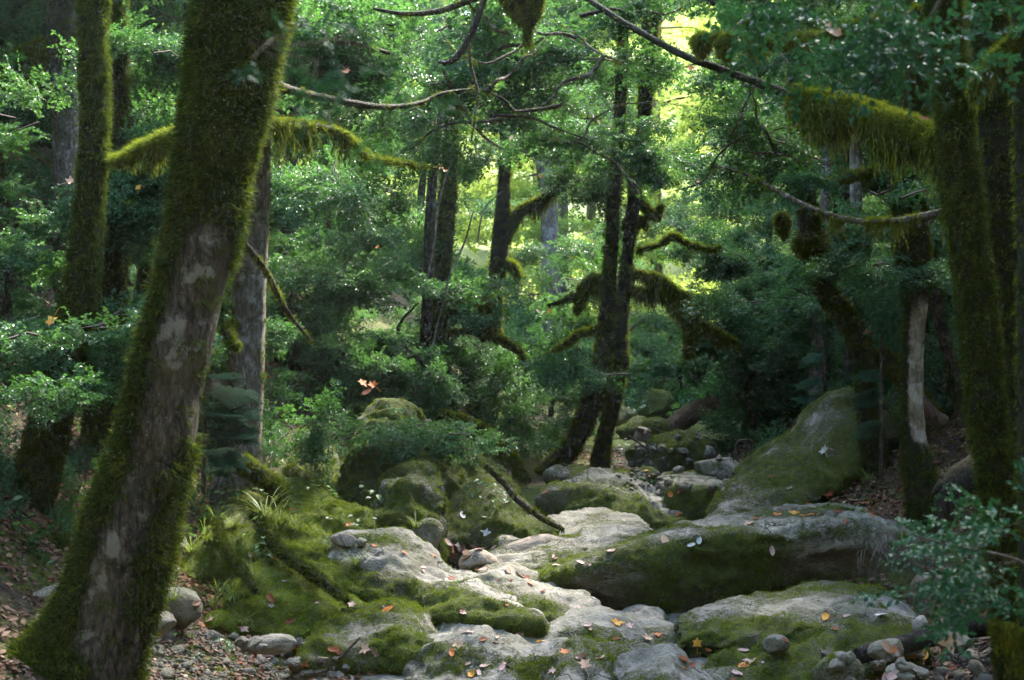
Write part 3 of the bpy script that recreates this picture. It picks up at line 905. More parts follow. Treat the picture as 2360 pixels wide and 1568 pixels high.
boulder('yellow mossy round boulder below the reddish broken log', 1518, 1020, 80, 56, 19.5, 30, .7, None, .9, .1, 0, 4, 4, 'boulder', tufts=250)
boulder('grey stone leaning against the yellow mossy boulder', 1482, 1025, 42, 42, 19, 31, .3, None, .9, .1, .3, 3, 6, 'boulder')
boulder('tan stone in front of the yellow mossy boulder', 1540, 1035, 52, 28, 18.6, 32, .1, None, .9, .1, 0, 3, 6, 'boulder')
boulder('long green stone above the pointed boulder', 1580, 1060, 160, 46, 18, 33, .75, None, .6, .2, -.1, 4, 5, 'boulder', tufts=250)
boulder('brown stone at the right end of the long green stone', 1632, 1062, 40, 36, 17.6, 34, .2, None, .9, .3, 0, 3, 6, 'boulder', damp=.6)
boulder('mossy block far up the stream bed under the black fallen log', 1510, 970, 90, 70, 24, 35, .75, None, .9, .3, 0, 4, 5, 'boulder', tufts=200)
boulder('mossy stone at the left edge of the upper stream bed', 1470, 1068, 60, 50, 17, 36, .7, None, .9, .3, 0, 3, 5, 'boulder')
boulder('low mossy boulder closing the gap beside the foot of the twin tree', 1470, 1015, 90, 52, 21, 71, .6, None, .9, .3, 0, 4, 5, 'boulder', tufts=150, damp=.3)
boulder('small mossy boulder behind the gap beside the twin tree', 1430, 985, 76, 46, 23, 72, .5, None, .9, .3, 0, 4, 5, 'boulder', damp=.4)
boulder('grey stone stepping up the far bed below the black fallen log', 1475, 962, 60, 36, 25.5, 73, .2, None, .9, .3, 0, 4, 6, 'boulder', damp=.3)
boulder('far green boulder left of the black fallen log', 1440, 930, 80, 50, 28, 74, .7, None, .9, .1, 0, 4, 5, 'boulder')
boulder('dark mossy hump left of the leaf filled gully', 1420, 1130, 90, 44, 14.9, 37, .6, None, .8, .3, 0, 4, 5, 'boulder', damp=.6, tufts=150)
boulder('dark stone in front of the pointed boulder', 1560, 1128, 80, 40, 14.9, 38, .4, None, .8, .6, .1, 4, 6, 'boulder', damp=.6)
boulder('mossy stone between the gully and the pointed boulder', 1490, 1132, 80, 54, 15, 39, .5, None, .8, .1, .1, 4, 6, 'boulder', damp=.6)
boulder('humped grey stone in the sandy pool below the worn step', 1400, 1238, 100, 34, 12.9, 40, .15, None, .6, .1, 0, 4, 3, 'boulder', rough=.08)
boulder('dark bank boulder at the left end of the worn step', 1290, 1205, 110, 92, 13.8, 41, .55, None, .7, .1, 0, 4, 5, 'boulder', damp=.9, tufts=200)
boulder('black rock under the roots of the leaning twin tree', 1285, 1118, 60, 44, 14.6, 42, .4, None, .8, .1, 0, 4, 5, 'boulder', damp=1)
boulder('rough grey boulder tucked behind the big leaning trunk', 400, 1450, 120, 90, 9.3, 43, .15, None, .7, .4, .1, 4, 7, 'boulder', damp=.3)
boulder('lichen spotted stone in front of the rough grey boulder', 372, 1462, 60, 52, 9.0, 44, .05, None, .8, .4, 0, 4, 6, 'boulder', damp=.2)
boulder('long lichen spotted rock edging the stony ground at left', 615, 1512, 130, 46, 9.0, 45, .05, None, .45, .12, -.08, 4, 6, 'boulder', damp=.1)
boulder('squat mossy boulder at the bottom edge near the right corner', 1940, 1600, 110, 86, 8.3, 46, .35, None, .8, .3, 0, 4, 6, 'boulder', damp=.4, tufts=150)
boulder('grey stone under the black log in the right corner', 2050, 1525, 90, 52, 8.6, 47, .15, None, .8, .2, -.2, 4, 6, 'boulder', damp=.4)
boulder('dark stone at the right of the orange leaf in the corner', 2200, 1505, 90, 46, 8.6, 48, .1, None, .8, .5, 0, 4, 6, 'boulder', damp=.6)
boulder('round grey stone at the bottom edge in the right corner', 2085, 1590, 90, 60, 8.2, 49, .3, None, .8, .5, 0, 4, 5, 'boulder', damp=.4)
boulder('upright grey stone at the right end of the green foreground rock', 2125, 1475, 44, 52, 9.1, 50, .2, None, .8, .5, 0, 4, 5, 'boulder', damp=.3)
boulder('rounded stone lodged under the yellowish mossy lip', 1790, 1508, 66, 42, 9.3, 51, -.1, M_STONE, .8, .5, 0, 4, 3, 'boulder', damp=.1, rough=.08)
boulder('small tan stone at the foot of the big boulder', 1640, 1445, 70, 20, 10.2, 52, -.2, M_STONE, .8, .1, 0, 3, 4, 'stone', 'stone', damp=0)

BVH = None
TRI_OWNER = []
LAST = [None]
def build_bvh():
    global BVH
    vs, fs, off = [], [], 0
    for k, (v, f) in enumerate(SOLIDS):
        vs.append(v); off2 = f + off
        TRI_OWNER.extend([k] * (len(f) * (2 if f.shape[1] == 4 else 1)))
        if f.shape[1] == 4:
            fs.append(off2[:, [0, 1, 2]]); fs.append(off2[:, [0, 2, 3]])
        else:
            fs.append(off2)
        off += len(v)
    BVH = BVHTree.FromPolygons(np.concatenate(vs).tolist(), np.concatenate(fs).tolist(), all_triangles=True)
build_bvh()
SOIL_BVH = BVHTree.FromPolygons(GV.reshape(-1, 3).tolist(), gf.tolist())

def cast(px, py):
    d = Vector(((px - 1180) / F, 1.0, (784 - py) / F)).normalized()
    h, n, i, t = BVH.ray_cast(Vector((0, 0, CZ)), d, 80)
    if h is None: return None, None
    if n.dot(d) > 0: n = -n
    LAST[0] = SOLID_NAMES[TRI_OWNER[i]]
    return h, n

def down(x, y, z0=12.0):
    h, n, i, t = SOIL_BVH.ray_cast(Vector((x, y, z0)), Vector((0, 0, -1)), 60)
    if h is None: return None, None
    if n.z < 0: n = -n
    return h, n

# ------------------------------------------------------------------ trees
def sweep(pts, rads, nseg, amp=0.06, seed=0, step=None, ridges=0.0):
    pts = np.asarray(pts, dtype=float); rads = np.asarray(rads, dtype=float)
    L = np.linalg.norm(np.diff(pts, axis=0), axis=1).sum()
    step = step or max(0.02, float(np.median(rads)) * 0.45)
    m = int(np.clip(L / step, 8, 220))
    t = np.linspace(0, len(pts) - 1, m)
    c = crom(pts, t); r = np.maximum(crom(rads, t), 0.002)
    tan = norm(np.gradient(c, axis=0))
    up = np.array((0.0, -1.0, 0.05))
    u = np.zeros_like(c)
    a = up - tan[0] * (up @ tan[0])
    for i in range(m):
        a = a - tan[i] * (a @ tan[i]); a = a / max(np.linalg.norm(a), 1e-6)
        u[i] = a
    w = np.cross(tan, u)
    th = np.linspace(0, 2 * math.pi, nseg, endpoint=False)
    dirs = np.cos(th)[None, :, None] * u[:, None] + np.sin(th)[None, :, None] * w[:, None]
    V = c[:, None] + dirs * r[:, None, None]
    s = 1.0 / max(float(np.median(r)), .01)
    n = fbm(V * s * .55 + seed * 3.1, 3) * amp * 1.6 + fbm(V * s * 2.4 + seed, 3) * amp * .6
    if ridges:
        n = n + ridges * np.cos(th * 5 + seed)[None] * np.linspace(.3, 1, m)[:, None]
    V = V + dirs * (r[:, None] * n)[..., None]
    return V, dirs, c, r

def trunk_part(name, V, mat, moss, parent, base):
    f = grid_faces(V.shape[0], V.shape[1], True)
    return link(name, make_mesh(name, V - base, f[:, ::-1], mat, {'moss': moss}), parent)

def tuft_on(V, dirs, moss, count, parent, base, s0, s1, name='moss', sources=None, stretch=None, drop=0.5):
    m, n = V.shape[:2]
    p, nn = sample_grid(V, sstep(.35, .75, moss) + .02, count, True)
    # outward normals
    flat = V.mean(axis=1)
    cen = flat[np.argmin(((p[:, None] - flat[None, ::1]) ** 2).sum(-1), axis=1)] if len(p) * m < 6e6 else None
    if cen is not None:
        nn = np.where(np.sum((p - cen) * nn, -1, keepdims=True) < 0, -nn, nn)
    dn = np.repeat(np.array([[0, 0, -1.0]]), len(p), 0) + RNG.normal(0, .3, (len(p), 3))
    X, Y, Z = basis_normal(nn + np.array((0, 0, -drop)) * .5 + RNG.normal(0, .25, nn.shape), dn)
    s = RNG.uniform(s0, s1, len(p))
    return scatter_obj(name, p - nn * s0 * .1, frames_to_euler(X, Y, Z), s, sources or SRC_TUFT, parent, base)

def hang_from(c, r, count, parent, base, l0, l1, name='hanging_moss', w=0.75, pw=1.0, taper=.3):
    m = len(c)
    i = RNG.integers(0, m, count)
    p = c[i] + (c[np.minimum(i + 1, m - 1)] - c[i]) * RNG.random((count, 1))
    # clumpy lengths along the branch
    clump = np.clip(.5 + 2.0 * fbm(p * 3.6 + 7, 3), .0, 1.5) ** pw
    kp = clump > .16
    p, i, clump = p[kp], i[kp], clump[kp]; count = len(p)
    L = (l0 + (l1 - l0) * RNG.random(count) ** 2.2) * clump * (1 - taper * i / m)
    ang = RNG.uniform(-1.2, 1.2, count)
    p = p + np.stack([np.sin(ang) * .3 * r[i], np.sin(ang) * r[i] * .8, -np.cos(ang) * r[i] * .7], -1)
    eul = np.stack([RNG.normal(0, .16, count), RNG.normal(0, .16, count), RNG.uniform(0, 6.28, count)], -1)
    W = np.clip(L * w, .07, .26)
    return scatter_obj(name, p, eul, np.stack([W, W, L], -1), SRC_FRINGE, parent, base)

def px_line(pts, y=None):
    """rows px, py, width px[, depth] -> points and radii"""
    out, rad = [], []
    for q in pts:
        yy = q[3] if len(q) > 3 else y
        out.append(P(q[0], q[1], yy)); rad.append(q[2] / F * yy / 2)
    return np.array(out), np.array(rad)

def add_branch(root, base, pts, y, moss=.9, mat=None, tufts=150, ts=(.03, .055), hang=0, hl=(.08, .3), name='branch', amp=.10, nseg=12, seed=0, w=.75, pw=1.0):
    c, r = px_line(pts, y)
    V, D, cc, rr = sweep(c, r * (.6 if moss > .85 and name == 'branch' else 1), nseg, amp, seed)
    ms = moss + .3 * fbm(V * 4 + seed, 3)
    b = trunk_part(name, V, mat or M_BARK, ms, root, base)
    if tufts: tuft_on(V, D, ms, tufts, b, base, *ts, sources=SRC_TUFTB)
    if hang: hang_from(cc, rr, hang, b, base, *hl, w=w, pw=pw)
    return b, cc, rr

def mossy_tree(label, pts, y, moss=.9, mat=None, nseg=20, tufts=1500, ts=(.03, .06), amp=.08, seed=0, flare=1.5, branches=(), group=None,
               name='mossy_tree', moss_fn=None, ridges=0.0, sink=.25, cat='tree', top=None):
    c, r = px_line(pts, y)
    e = c[-1]
    yy = e[1]
    g = gz(e[0], yy)
    if e[2] > g - .05:
        d = (c[-1] - c[-2]); d = d / max(-d[2], .05) * (e[2] - g + sink)
        d[:2] = np.clip(d[:2], -.4, .4)
        c = np.vstack([c, e + np.array((d[0], d[1], -(e[2] - g + sink)))]); r = np.append(r, r[-1] * flare)
    if top is not None:
        c = np.vstack([np.array(top), c]); r = np.insert(r, 0, r[0] * .6)
    base = np.array((c[-1][0], c[-1][1], g))
    root = link(name, None, None, base)
    tag(root, label, cat, group)
    V, D, cc, rr = sweep(c, r * (.86 if tufts and mat is not M_BARKG and mat is not M_BARKW else 1.05), nseg, amp, seed, ridges=ridges)
    ms = (moss_fn(V) if moss_fn else moss) + .35 * fbm(V * 2.4 + seed, 4)
    t = trunk_part('trunk', V, mat or M_BARK, ms, root, base)
    if tufts: tuft_on(V, D, ms, tufts, t, base, *ts, sources=SRC_TUFTB if y > 15 else None)
    for b in branches:
        b = dict(b)
        lv = b.pop('leaves', None)
        bo, bc, br = add_branch(root, base, b.pop('pts'), b.pop('y', y), **b)
    return root, base, cc, rr

def plates(origins, dirs, lens, per, width=.38, up_bias=1.0, jitter=.06, smin=.15):
    """spray positions and frames along flat leafy boughs"""
    n = len(origins)
    k = np.repeat(np.arange(n), per)
    s = smin + (1 - smin) * RNG.random(len(k)) ** .75
    o = origins[k]; d = norm(dirs)[k]; L = lens[k][:, None]
    side = norm(np.cross(d, np.array((0, 0, 1.0))) + 1e-6)
    u = RNG.uniform(-1, 1, (len(k), 1)) * (1.1 - .75 * np.abs(s[:, None] * 1.6 - .7))
    pos = o + d * s[:, None] * L + side * u * L * width - np.array((0, 0, 1.0)) * (s[:, None] ** 2) * L * .16
    pos = pos + RNG.normal(0, jitter, pos.shape) * np.array((1, 1, .8))
    fwd = d * 1.0 + side * u * 1.3 + RNG.normal(0, .3, pos.shape) + np.array((0, 0, -.18))
    up = np.array((0, 0, up_bias)) + RNG.normal(0, .42, pos.shape)
    X, Y, Z = basis_from(fwd, up)
    return pos, frames_to_euler(X, Y, Z)

def bough_lines(origins, dirs, lens, r0=.012, name='bough', parent=None, base=(0, 0, 0), mat=None):
    V, Fc, off = [], [], 0
    d = norm(dirs)
    for o, dd, L in zip(origins, d, lens):
        m = 6
        t = np.linspace(0, 1, m)
        c = o + dd * (t * L)[:, None] - np.array((0, 0, 1.0)) * (t ** 2 * L * .16)[:, None] + fbm(np.repeat((o * 3)[None], m, 0) + t[:, None] * 4, 2)[:, None] * .05
        r = r0 * (1 - .8 * t) * (.6 + L * .4)
        side = norm(np.cross(dd, np.array((0, 0, 1.0))) + 1e-6); up = np.cross(side, dd)
        th = np.arange(4) * math.pi / 2
        ring = c[:, None] + (np.cos(th)[None, :, None] * side + np.sin(th)[None, :, None] * up) * r[:, None, None]
        V.append(ring.reshape(-1, 3)); Fc.append(grid_faces(m, 4, True) + off); off += m * 4
    o = link(name, make_mesh(name, np.concatenate(V) - np.asarray(base), np.concatenate(Fc), mat or M_TWIG), parent)
    o['kind'] = 'stuff'
    return o

def leafy(root, base, origins, dirs, lens, per=24, size=(.26, .42), sources=None, width=.38, name='foliage', r0=.012):
    origins, dirs, lens = np.asarray(origins, float), np.asarray(dirs, float), np.asarray(lens, float)
    bough_lines(origins, dirs, lens, r0, 'twigs', root, base)
    p, e = plates(origins, dirs, lens, per, width)
    return scatter_obj(name, p, e, RNG.uniform(size[0], size[1], len(p)), sources or SRC_BOX, root, base)

def crown_around(root, base, cc, z0, z1, n, L=(.7, 1.6), per=22, bias=(0, 0, 0), size=(.26, .42), sources=None):
    """boughs leaving a trunk line between two heights"""
    k = np.where((cc[:, 2] > z0) & (cc[:, 2] < z1))[0]
    if not len(k): return
    i = RNG.choice(k, n)
    az = RNG.uniform(0, 6.28, n)
    d = np.stack([np.cos(az), np.sin(az), RNG.uniform(-.1, .35, n)], -1) + np.asarray(bias)
    return leafy(root, base, cc[i], d, RNG.uniform(L[0], L[1], n), per, size, sources)

# --- the big leaning trunk in the left foreground
def m_t1(V):
    z = V[..., 2]
    side = (V[..., 0] - np.mean(V[..., 0], axis=1, keepdims=True)) / .2
    bare = np.exp(-((z - 2.12) / .60) ** 2) * 1.25
    left = sstep(.1, .9, -side)
    low = sstep(1.75, 1.1, z)
    patch = fbm(V * np.array((2.2, 2.2, 1.1)) + 31, 3)
    m = .98 + .5 * patch - bare * (1 - .85 * left)
    return m * (1 - low) + low * (.38 + .75 * left + 1.1 * patch)
T1 = mossy_tree('huge leaning mossy trunk with pale lichen patches in the left foreground',
    [(640, -420, 240), (585, -120, 235), (537, 150, 212), (495, 360, 192), (472, 520, 168), (440, 680, 168), (400, 850, 176), (360, 1020, 188), (308, 1200, 212), (250, 1400, 245), (190, 1540, 320), (120, 1640, 420)],
    8.0, nseg=48, tufts=11000, ts=(.035, .10), amp=.07, seed=1, moss_fn=m_t1, flare=1.2,
    branches=[
        dict(pts=[(600, 175, 40, 8.1), (660, 205, 22, 8.4), (750, 226, 17, 8.8), (870, 246, 14, 9.2), (960, 240, 11, 9.5), (1020, 215, 7, 9.7), (1090, 205, 4, 9.9)], moss=.25, mat=M_BARKD, tufts=90, ts=(.015, .03), hang=30, hl=(.03, .1), seed=2),
        dict(pts=[(590, 275, 40, 8.2), (640, 284, 26, 8.5), (700, 292, 30, 8.8), (760, 298, 24, 9.0), (815, 330, 20, 9.2), (860, 365, 14, 9.5), (960, 382, 8, 9.9), (1010, 390, 4, 10)], moss=.9, tufts=420, ts=(.03, .05), hang=130, hl=(.08, .34), seed=3, pw=1.7),
        dict(pts=[(470, 290, 60, 8.1), (400, 318, 50, 8.6), (340, 340, 46, 9.1), (290, 365, 34, 9.6), (250, 372, 20, 10)], moss=1.1, tufts=900, ts=(.04, .06), hang=200, hl=(.15, .6), seed=4),
        dict(pts=[(560, 560, 20, 8.2), (610, 620, 14, 8.6), (640, 680, 13, 9.0), (670, 730, 11, 9.3), (720, 790, 6, 9.6)], moss=.4, tufts=60, ts=(.02, .03), hang=25, hl=(.05, .2), seed=5),
    ])

T2 = mossy_tree('bare grey trunk standing on the mossy bank behind the big leaning trunk',
    [(606, -200, 60), (600, 100, 62), (590, 400, 64), (578, 640, 72), (570, 800, 76), (565, 930, 80), (560, 1030, 86), (556, 1090, 104), (552, 1140, 135)],
    12.0, moss=.18, mat=M_BARKG, nseg=28, tufts=700, ts=(.03, .05), amp=.06, seed=11, ridges=.05, flare=1.1, name='grey_tree',
    branches=[dict(pts=[(548, 1060, 40), (590, 1090, 44), (625, 1120, 40), (650, 1170, 36), (700, 1230, 30), (760, 1290, 20)], name='root', y=11.7, moss=.85, tufts=500, ts=(.03, .05), seed=12),
              dict(pts=[(545, 745, 22, 11.9), (520, 760, 40, 11.6), (545, 800, 30, 11.5)], moss=1.0, tufts=160, ts=(.03, .06), hang=20, hl=(.1, .25), seed=13)])

T3 = mossy_tree('slanting moss shaggy trunk nearest the left edge with leafy boughs across it',
    [(215, -150, 70), (216, 100, 64), (218, 300, 66), (206, 450, 66), (198, 580, 72), (172, 740, 84), (138, 880, 96), (100, 1040, 108), (62, 1200, 104), (22, 1370, 104)],
    10.0, tufts=3600, ts=(.035, .065), seed=21)
T4 = mossy_tree('upright dark mossy trunk between the slanting trunk and the leaning trunk',
    [(268, -150, 46), (272, 100, 44), (272, 280, 48), (258, 480, 70), (250, 640, 92), (246, 820, 100), (240, 980, 100), (226, 1120, 96), (212, 1290, 104)],
    11.5, tufts=3400, ts=(.035, .07), seed=22,
    branches=[dict(pts=[(262, 520, 60), (300, 500, 50), (350, 500, 40), (410, 520, 24)], moss=1.1, tufts=400, ts=(.04, .06), hang=150, hl=(.1, .5), seed=23)])
T5 = mossy_tree('thin reddish trunk glimpsed just left of the leaning trunk',
    [(400, 300, 30), (372, 470, 40), (346, 600, 46), (324, 740, 48), (305, 900, 52), (288, 1040, 56)], 12.5, moss=.45, tufts=500, ts=(.03, .05), seed=24)
T6 = mossy_tree('curved bare stem slanting down from the far left edge', [(-30, 200, 24), (0, 420, 26), (16, 500, 28), (40, 580, 34), (66, 650, 40), (90, 710, 44)], 14, moss=.5, tufts=350, ts=(.03, .05), seed=25)
T7 = mossy_tree('grey spotted trunk behind the slanting trunk at upper left', [(140, -150, 62), (142, 60, 62), (148, 200, 56), (155, 420, 60), (165, 700, 66)], 13.5, moss=.55, mat=M_BARKG, tufts=700, ts=(.03, .05), seed=26,
    branches=[dict(pts=[(120, 95, 30), (70, 110, 32), (25, 140, 36), (-30, 180, 40)], moss=1.0, tufts=350, ts=(.03, .06), hang=80, hl=(.08, .3), seed=27),
              dict(pts=[(110, 130, 26), (80, 165, 24), (52, 195, 22)], moss=1.0, tufts=120, ts=(.03, .06), hang=25, hl=(.08, .3), seed=28)])
T8 = mossy_tree('slim dark trunk far back on the left slope left of the leaning trunk', [(312, -150, 34), (315, 100, 34), (318, 280, 36), (322, 480, 40)], 17, moss=.5, tufts=200, ts=(.04, .06), seed=29)
T8b = mossy_tree('second slim dark trunk far back on the left slope nearer the leaning trunk', [(356, -150, 30), (358, 120, 32), (362, 300, 34), (368, 500, 36)], 18, moss=.5, tufts=160, ts=(.04, .06), seed=30)

# middle-left pair and its hangers
T9 = mossy_tree('thin pale barked stem in front of the mossy trunk left of centre',
    [(1016, 250, 12), (1006, 340, 20), (995, 440, 26), (989, 560, 30), (986, 680, 30), (980, 780, 32), (968, 880, 32), (948, 960, 34), (925, 1030, 36)], 16.5, moss=.45, mat=M_BARK, tufts=90, ts=(.02, .04), seed=31, name='thin_tree')
T10 = mossy_tree('mossy trunk left of centre with hanging moss columns on short boughs',
    [(1060, -300, 26), (1050, -80, 30), (1045, 100, 34), (1040, 300, 38), (1034, 440, 44), (1024, 560, 46), (1014, 680, 42), (1010, 780, 46), (1014, 880, 56), (1006, 960, 70), (985, 1020, 80)], 17.0, tufts=1500, ts=(.04, .07), seed=32,
    branches=[dict(pts=[(1012, 690, 34), (1050, 678, 30), (1090, 684, 28), (1118, 696, 22)], moss=1.1, tufts=500, ts=(.03, .055), hang=240, hl=(0.15, 0.6), seed=33),
              dict(pts=[(1116, 690, 26), (1118, 720, 40), (1116, 750, 26), (1112, 775, 8)], moss=1.1, tufts=420, ts=(.06, .10), hang=30, hl=(.2, .4), seed=34, name='moss_column'),
              dict(pts=[(1012, 640, 26), (1035, 640, 26), (1040, 665, 16)], moss=1.1, tufts=160, ts=(.03, .055), hang=25, hl=(.1, .3), seed=35),
              dict(pts=[(1030, 770, 12), (1090, 762, 18), (1130, 772, 26), (1175, 795, 26), (1205, 820, 18), (1212, 860, 8)], moss=1.1, tufts=600, ts=(.03, .055), hang=160, hl=(0.06, 0.28), seed=36),
              dict(pts=[(1000, 960, 50), (1060, 965, 36), (1110, 990, 40), (1150, 1020, 44), (1190, 1070, 40), (1215, 1110, 16)], y=15.8, moss=1.1, tufts=800, ts=(.03, .055), hang=280, hl=(0.12, 0.42), seed=37)])
T11 = mossy_tree('forked dark trunk left of centre whose thick arm reaches up to the right',
    [(1185, -260, 22), (1176, -60, 26), (1170, 150, 30), (1166, 330, 34), (1162, 420, 34), (1158, 500, 42), (1150, 580, 44), (1143, 660, 42), (1136, 800, 46), (1130, 950, 54)], 19.0, moss=.75, tufts=900, ts=(.04, .07), seed=41,
    branches=[dict(pts=[(1166, 560, 34), (1180, 505, 40), (1215, 478, 38), (1262, 450, 36), (1300, 415, 34), (1322, 375, 28), (1340, 300, 22)], moss=.95, tufts=700, ts=(.03, .055), hang=260, hl=(0.1, 0.45), seed=42),
              dict(pts=[(1150, 600, 20), (1180, 615, 24), (1194, 640, 20)], moss=1.1, tufts=200, ts=(.05, .09), hang=40, hl=(.15, .4), seed=43)])
T12 = mossy_tree('straight bare grey trunk far back behind the forked trunk',
    [(1205, -150, 34), (1228, 130, 36), (1250, 330, 38), (1264, 470, 38), (1269, 600, 40), (1272, 760, 44), (1275, 900, 50)], 27, moss=-.2, mat=M_BARKG, tufts=0, seed=44, name='grey_tree')
# twin tree in the centre
T13 = mossy_tree('left stem of the mossy twin tree at the centre leaning over the stream bed',
    [(1470, -320, 24), (1450, -120, 26), (1438, 60, 28), (1432, 200, 30), (1424, 330, 32), (1415, 440, 34), (1410, 560, 36), (1402, 680, 38), (1394, 780, 46), (1380, 880, 54), (1352, 960, 56), (1315, 1030, 52), (1282, 1075, 60)], 17.0, moss=.75, tufts=1800, ts=(.035, .065), seed=51,
    branches=[dict(pts=[(1392, 655, 20), (1350, 672, 16), (1310, 690, 12), (1262, 705, 7)], moss=.8, tufts=160, ts=(.03, .06), hang=130, hl=(0.08, 0.34), seed=52),
              dict(pts=[(1385, 640, 22), (1350, 655, 24), (1340, 690, 26), (1330, 720, 14)], moss=1.1, tufts=200, ts=(.05, .09), hang=40, hl=(.15, .4), seed=53),
              dict(pts=[(1380, 760, 30), (1335, 770, 26), (1310, 790, 24), (1285, 805, 18), (1255, 822, 8)], moss=1.1, tufts=350, ts=(.03, .055), hang=140, hl=(0.08, 0.3), seed=54)])
T14 = mossy_tree('right stem of the mossy twin tree with long moss hung boughs to the right',
    [(1520, -300, 34), (1508, -100, 38), (1500, 60, 40), (1490, 200, 42), (1482, 300, 36), (1466, 420, 36), (1452, 540, 34), (1440, 640, 34), (1430, 740, 44), (1424, 840, 48), (1412, 930, 44), (1395, 1000, 44), (1385, 1060, 52)], 17.4, moss=.7, mat=M_BARKR2, tufts=1500, ts=(.035, .065), seed=55,
    branches=[dict(pts=[(1440, 628, 26), (1490, 634, 24), (1530, 648, 26), (1570, 680, 26), (1620, 690, 24), (1680, 698, 22), (1725, 700, 8)], moss=1.1, tufts=900, ts=(.03, .055), hang=320, hl=(0.08, 0.42), seed=56, pw=1.3),
              dict(pts=[(1438, 664, 22), (1490, 676, 22), (1540, 692, 22), (1585, 712, 24), (1612, 742, 24), (1660, 770, 20), (1695, 790, 16)], moss=1.1, tufts=800, ts=(.03, .055), hang=340, hl=(0.1, 0.5), seed=57, pw=1.3),
              dict(pts=[(1440, 505, 24), (1470, 508, 30), (1492, 515, 26)], moss=1.1, tufts=240, ts=(.03, .055), hang=50, hl=(.1, .35), seed=58),
              dict(pts=[(1462, 455, 20), (1490, 480, 24), (1512, 500, 20), (1526, 470, 12)], moss=1.1, tufts=240, ts=(.04, .08), hang=15, hl=(.05, .15), seed=59),
              dict(pts=[(1470, 575, 14), (1520, 565, 16), (1550, 545, 26), (1580, 560, 16), (1640, 575, 12), (1660, 565, 6)], moss=1.1, tufts=420, ts=(.03, .055), hang=260, hl=(0.1, 0.5), seed=60, pw=1.3),
              dict(pts=[(1582, 722, 16), (1592, 745, 26), (1590, 780, 18), (1584, 825, 6)], moss=1.1, tufts=200, ts=(.06, .10), hang=20, hl=(.2, .4), seed=61, name='moss_column'),
              dict(pts=[(1415, 790, 14), (1440, 815, 22), (1438, 850, 18)], moss=1.1, tufts=160, ts=(.03, .055), hang=30, hl=(.1, .4), seed=62)])
# right side
T15 = mossy_tree('crooked mossy tree on the right bank bending down over the rock slope',
    [(1850, -280, 28), (1842, -80, 32), (1836, 100, 36), (1838, 300, 40), (1850, 390, 42), (1862, 480, 46), (1872, 560, 52), (1885, 630, 50), (1915, 690, 50), (1955, 745, 46), (1985, 790, 56), (1994, 860, 46), (1996, 920, 44), (2005, 975, 50)], 13.2, moss=.85, tufts=1900, ts=(.035, .07), seed=71,
    branches=[dict(pts=[(1990, 790, 44), (2030, 820, 46), (2070, 860, 40), (2110, 905, 34), (2160, 968, 40)], moss=.75, tufts=600, ts=(.035, .06), hang=40, hl=(.06, .2), seed=72),
              dict(pts=[(1868, 540, 40), (1868, 565, 60), (1872, 590, 40)], moss=1.2, tufts=260, ts=(.05, .09), hang=60, hl=(.1, .35), seed=73, name='moss_column'),
              dict(pts=[(1800, 490, 14), (1804, 515, 30), (1806, 545, 14)], moss=1.2, tufts=140, ts=(.03, .055), hang=30, hl=(.1, .3), seed=74, name='moss_column'),
              dict(pts=[(1910, 690, 30), (1945, 700, 34), (1960, 720, 26)], moss=1.2, tufts=200, ts=(.03, .055), hang=50, hl=(.1, .4), seed=75),
              dict(pts=[(1850, 410, 20), (1900, 420, 22), (1960, 408, 26), (2020, 390, 20)], moss=1.1, tufts=300, ts=(.04, .07), hang=80, hl=(.1, .4), seed=76)])
T16 = mossy_tree('slim grey trunk behind the shrubs left of the crooked tree', [(1925, -150, 16), (1915, 150, 20), (1905, 400, 22), (1890, 600, 25), (1885, 750, 27), (1881, 860, 30), (1877, 960, 34)], 16.5, moss=.1, mat=M_BARKG, tufts=60, ts=(.03, .04), seed=77, name='thin_tree')
T17 = mossy_tree('short pale trunk above the bend of the crooked tree', [(1980, -250, 20), (1974, 20, 24), (1972, 300, 26), (1975, 520, 26), (1984, 680, 26), (1992, 800, 30), (1998, 950, 32)], 17.5, moss=.0, mat=M_BARKW, tufts=80, ts=(.03, .05), seed=78, name='thin_tree',
    branches=[dict(pts=[(1968, 500, 24), (1972, 540, 60), (1976, 585, 40)], moss=1.2, tufts=200, ts=(.06, .1), hang=40, hl=(.2, .5), seed=79, name='moss_column')])
def m_t18(V):
    z = V[..., 2]
    return 1.1 - 1.7 * sstep(1.15, 1.6, z) * (1 - sstep(2.2, 2.7, z)) * sstep(-1.0, .0, (V[..., 0] - np.mean(V[..., 0], axis=1, keepdims=True)) / .1)
T18 = mossy_tree('white barked trunk on the right bank with mossy collar above and sleeve below',
    [(2120, -150, 44), (2112, 150, 46), (2100, 330, 54), (2096, 480, 72), (2104, 600, 72), (2112, 690, 52), (2106, 780, 46), (2104, 880, 46), (2106, 980, 46), (2112, 1060, 62), (2122, 1140, 68), (2130, 1200, 78)], 11.6, mat=M_BARKW, nseg=26, tufts=2200, ts=(.03, .055), seed=81, moss_fn=m_t18, flare=1.2)
T19 = mossy_tree('thin leaning mossy stem right of the white barked trunk', [(2140, 500, 30), (2150, 640, 34), (2165, 740, 34), (2188, 820, 34), (2215, 940, 36)], 13, moss=.5, tufts=400, ts=(.03, .06), seed=82, name='thin_tree')
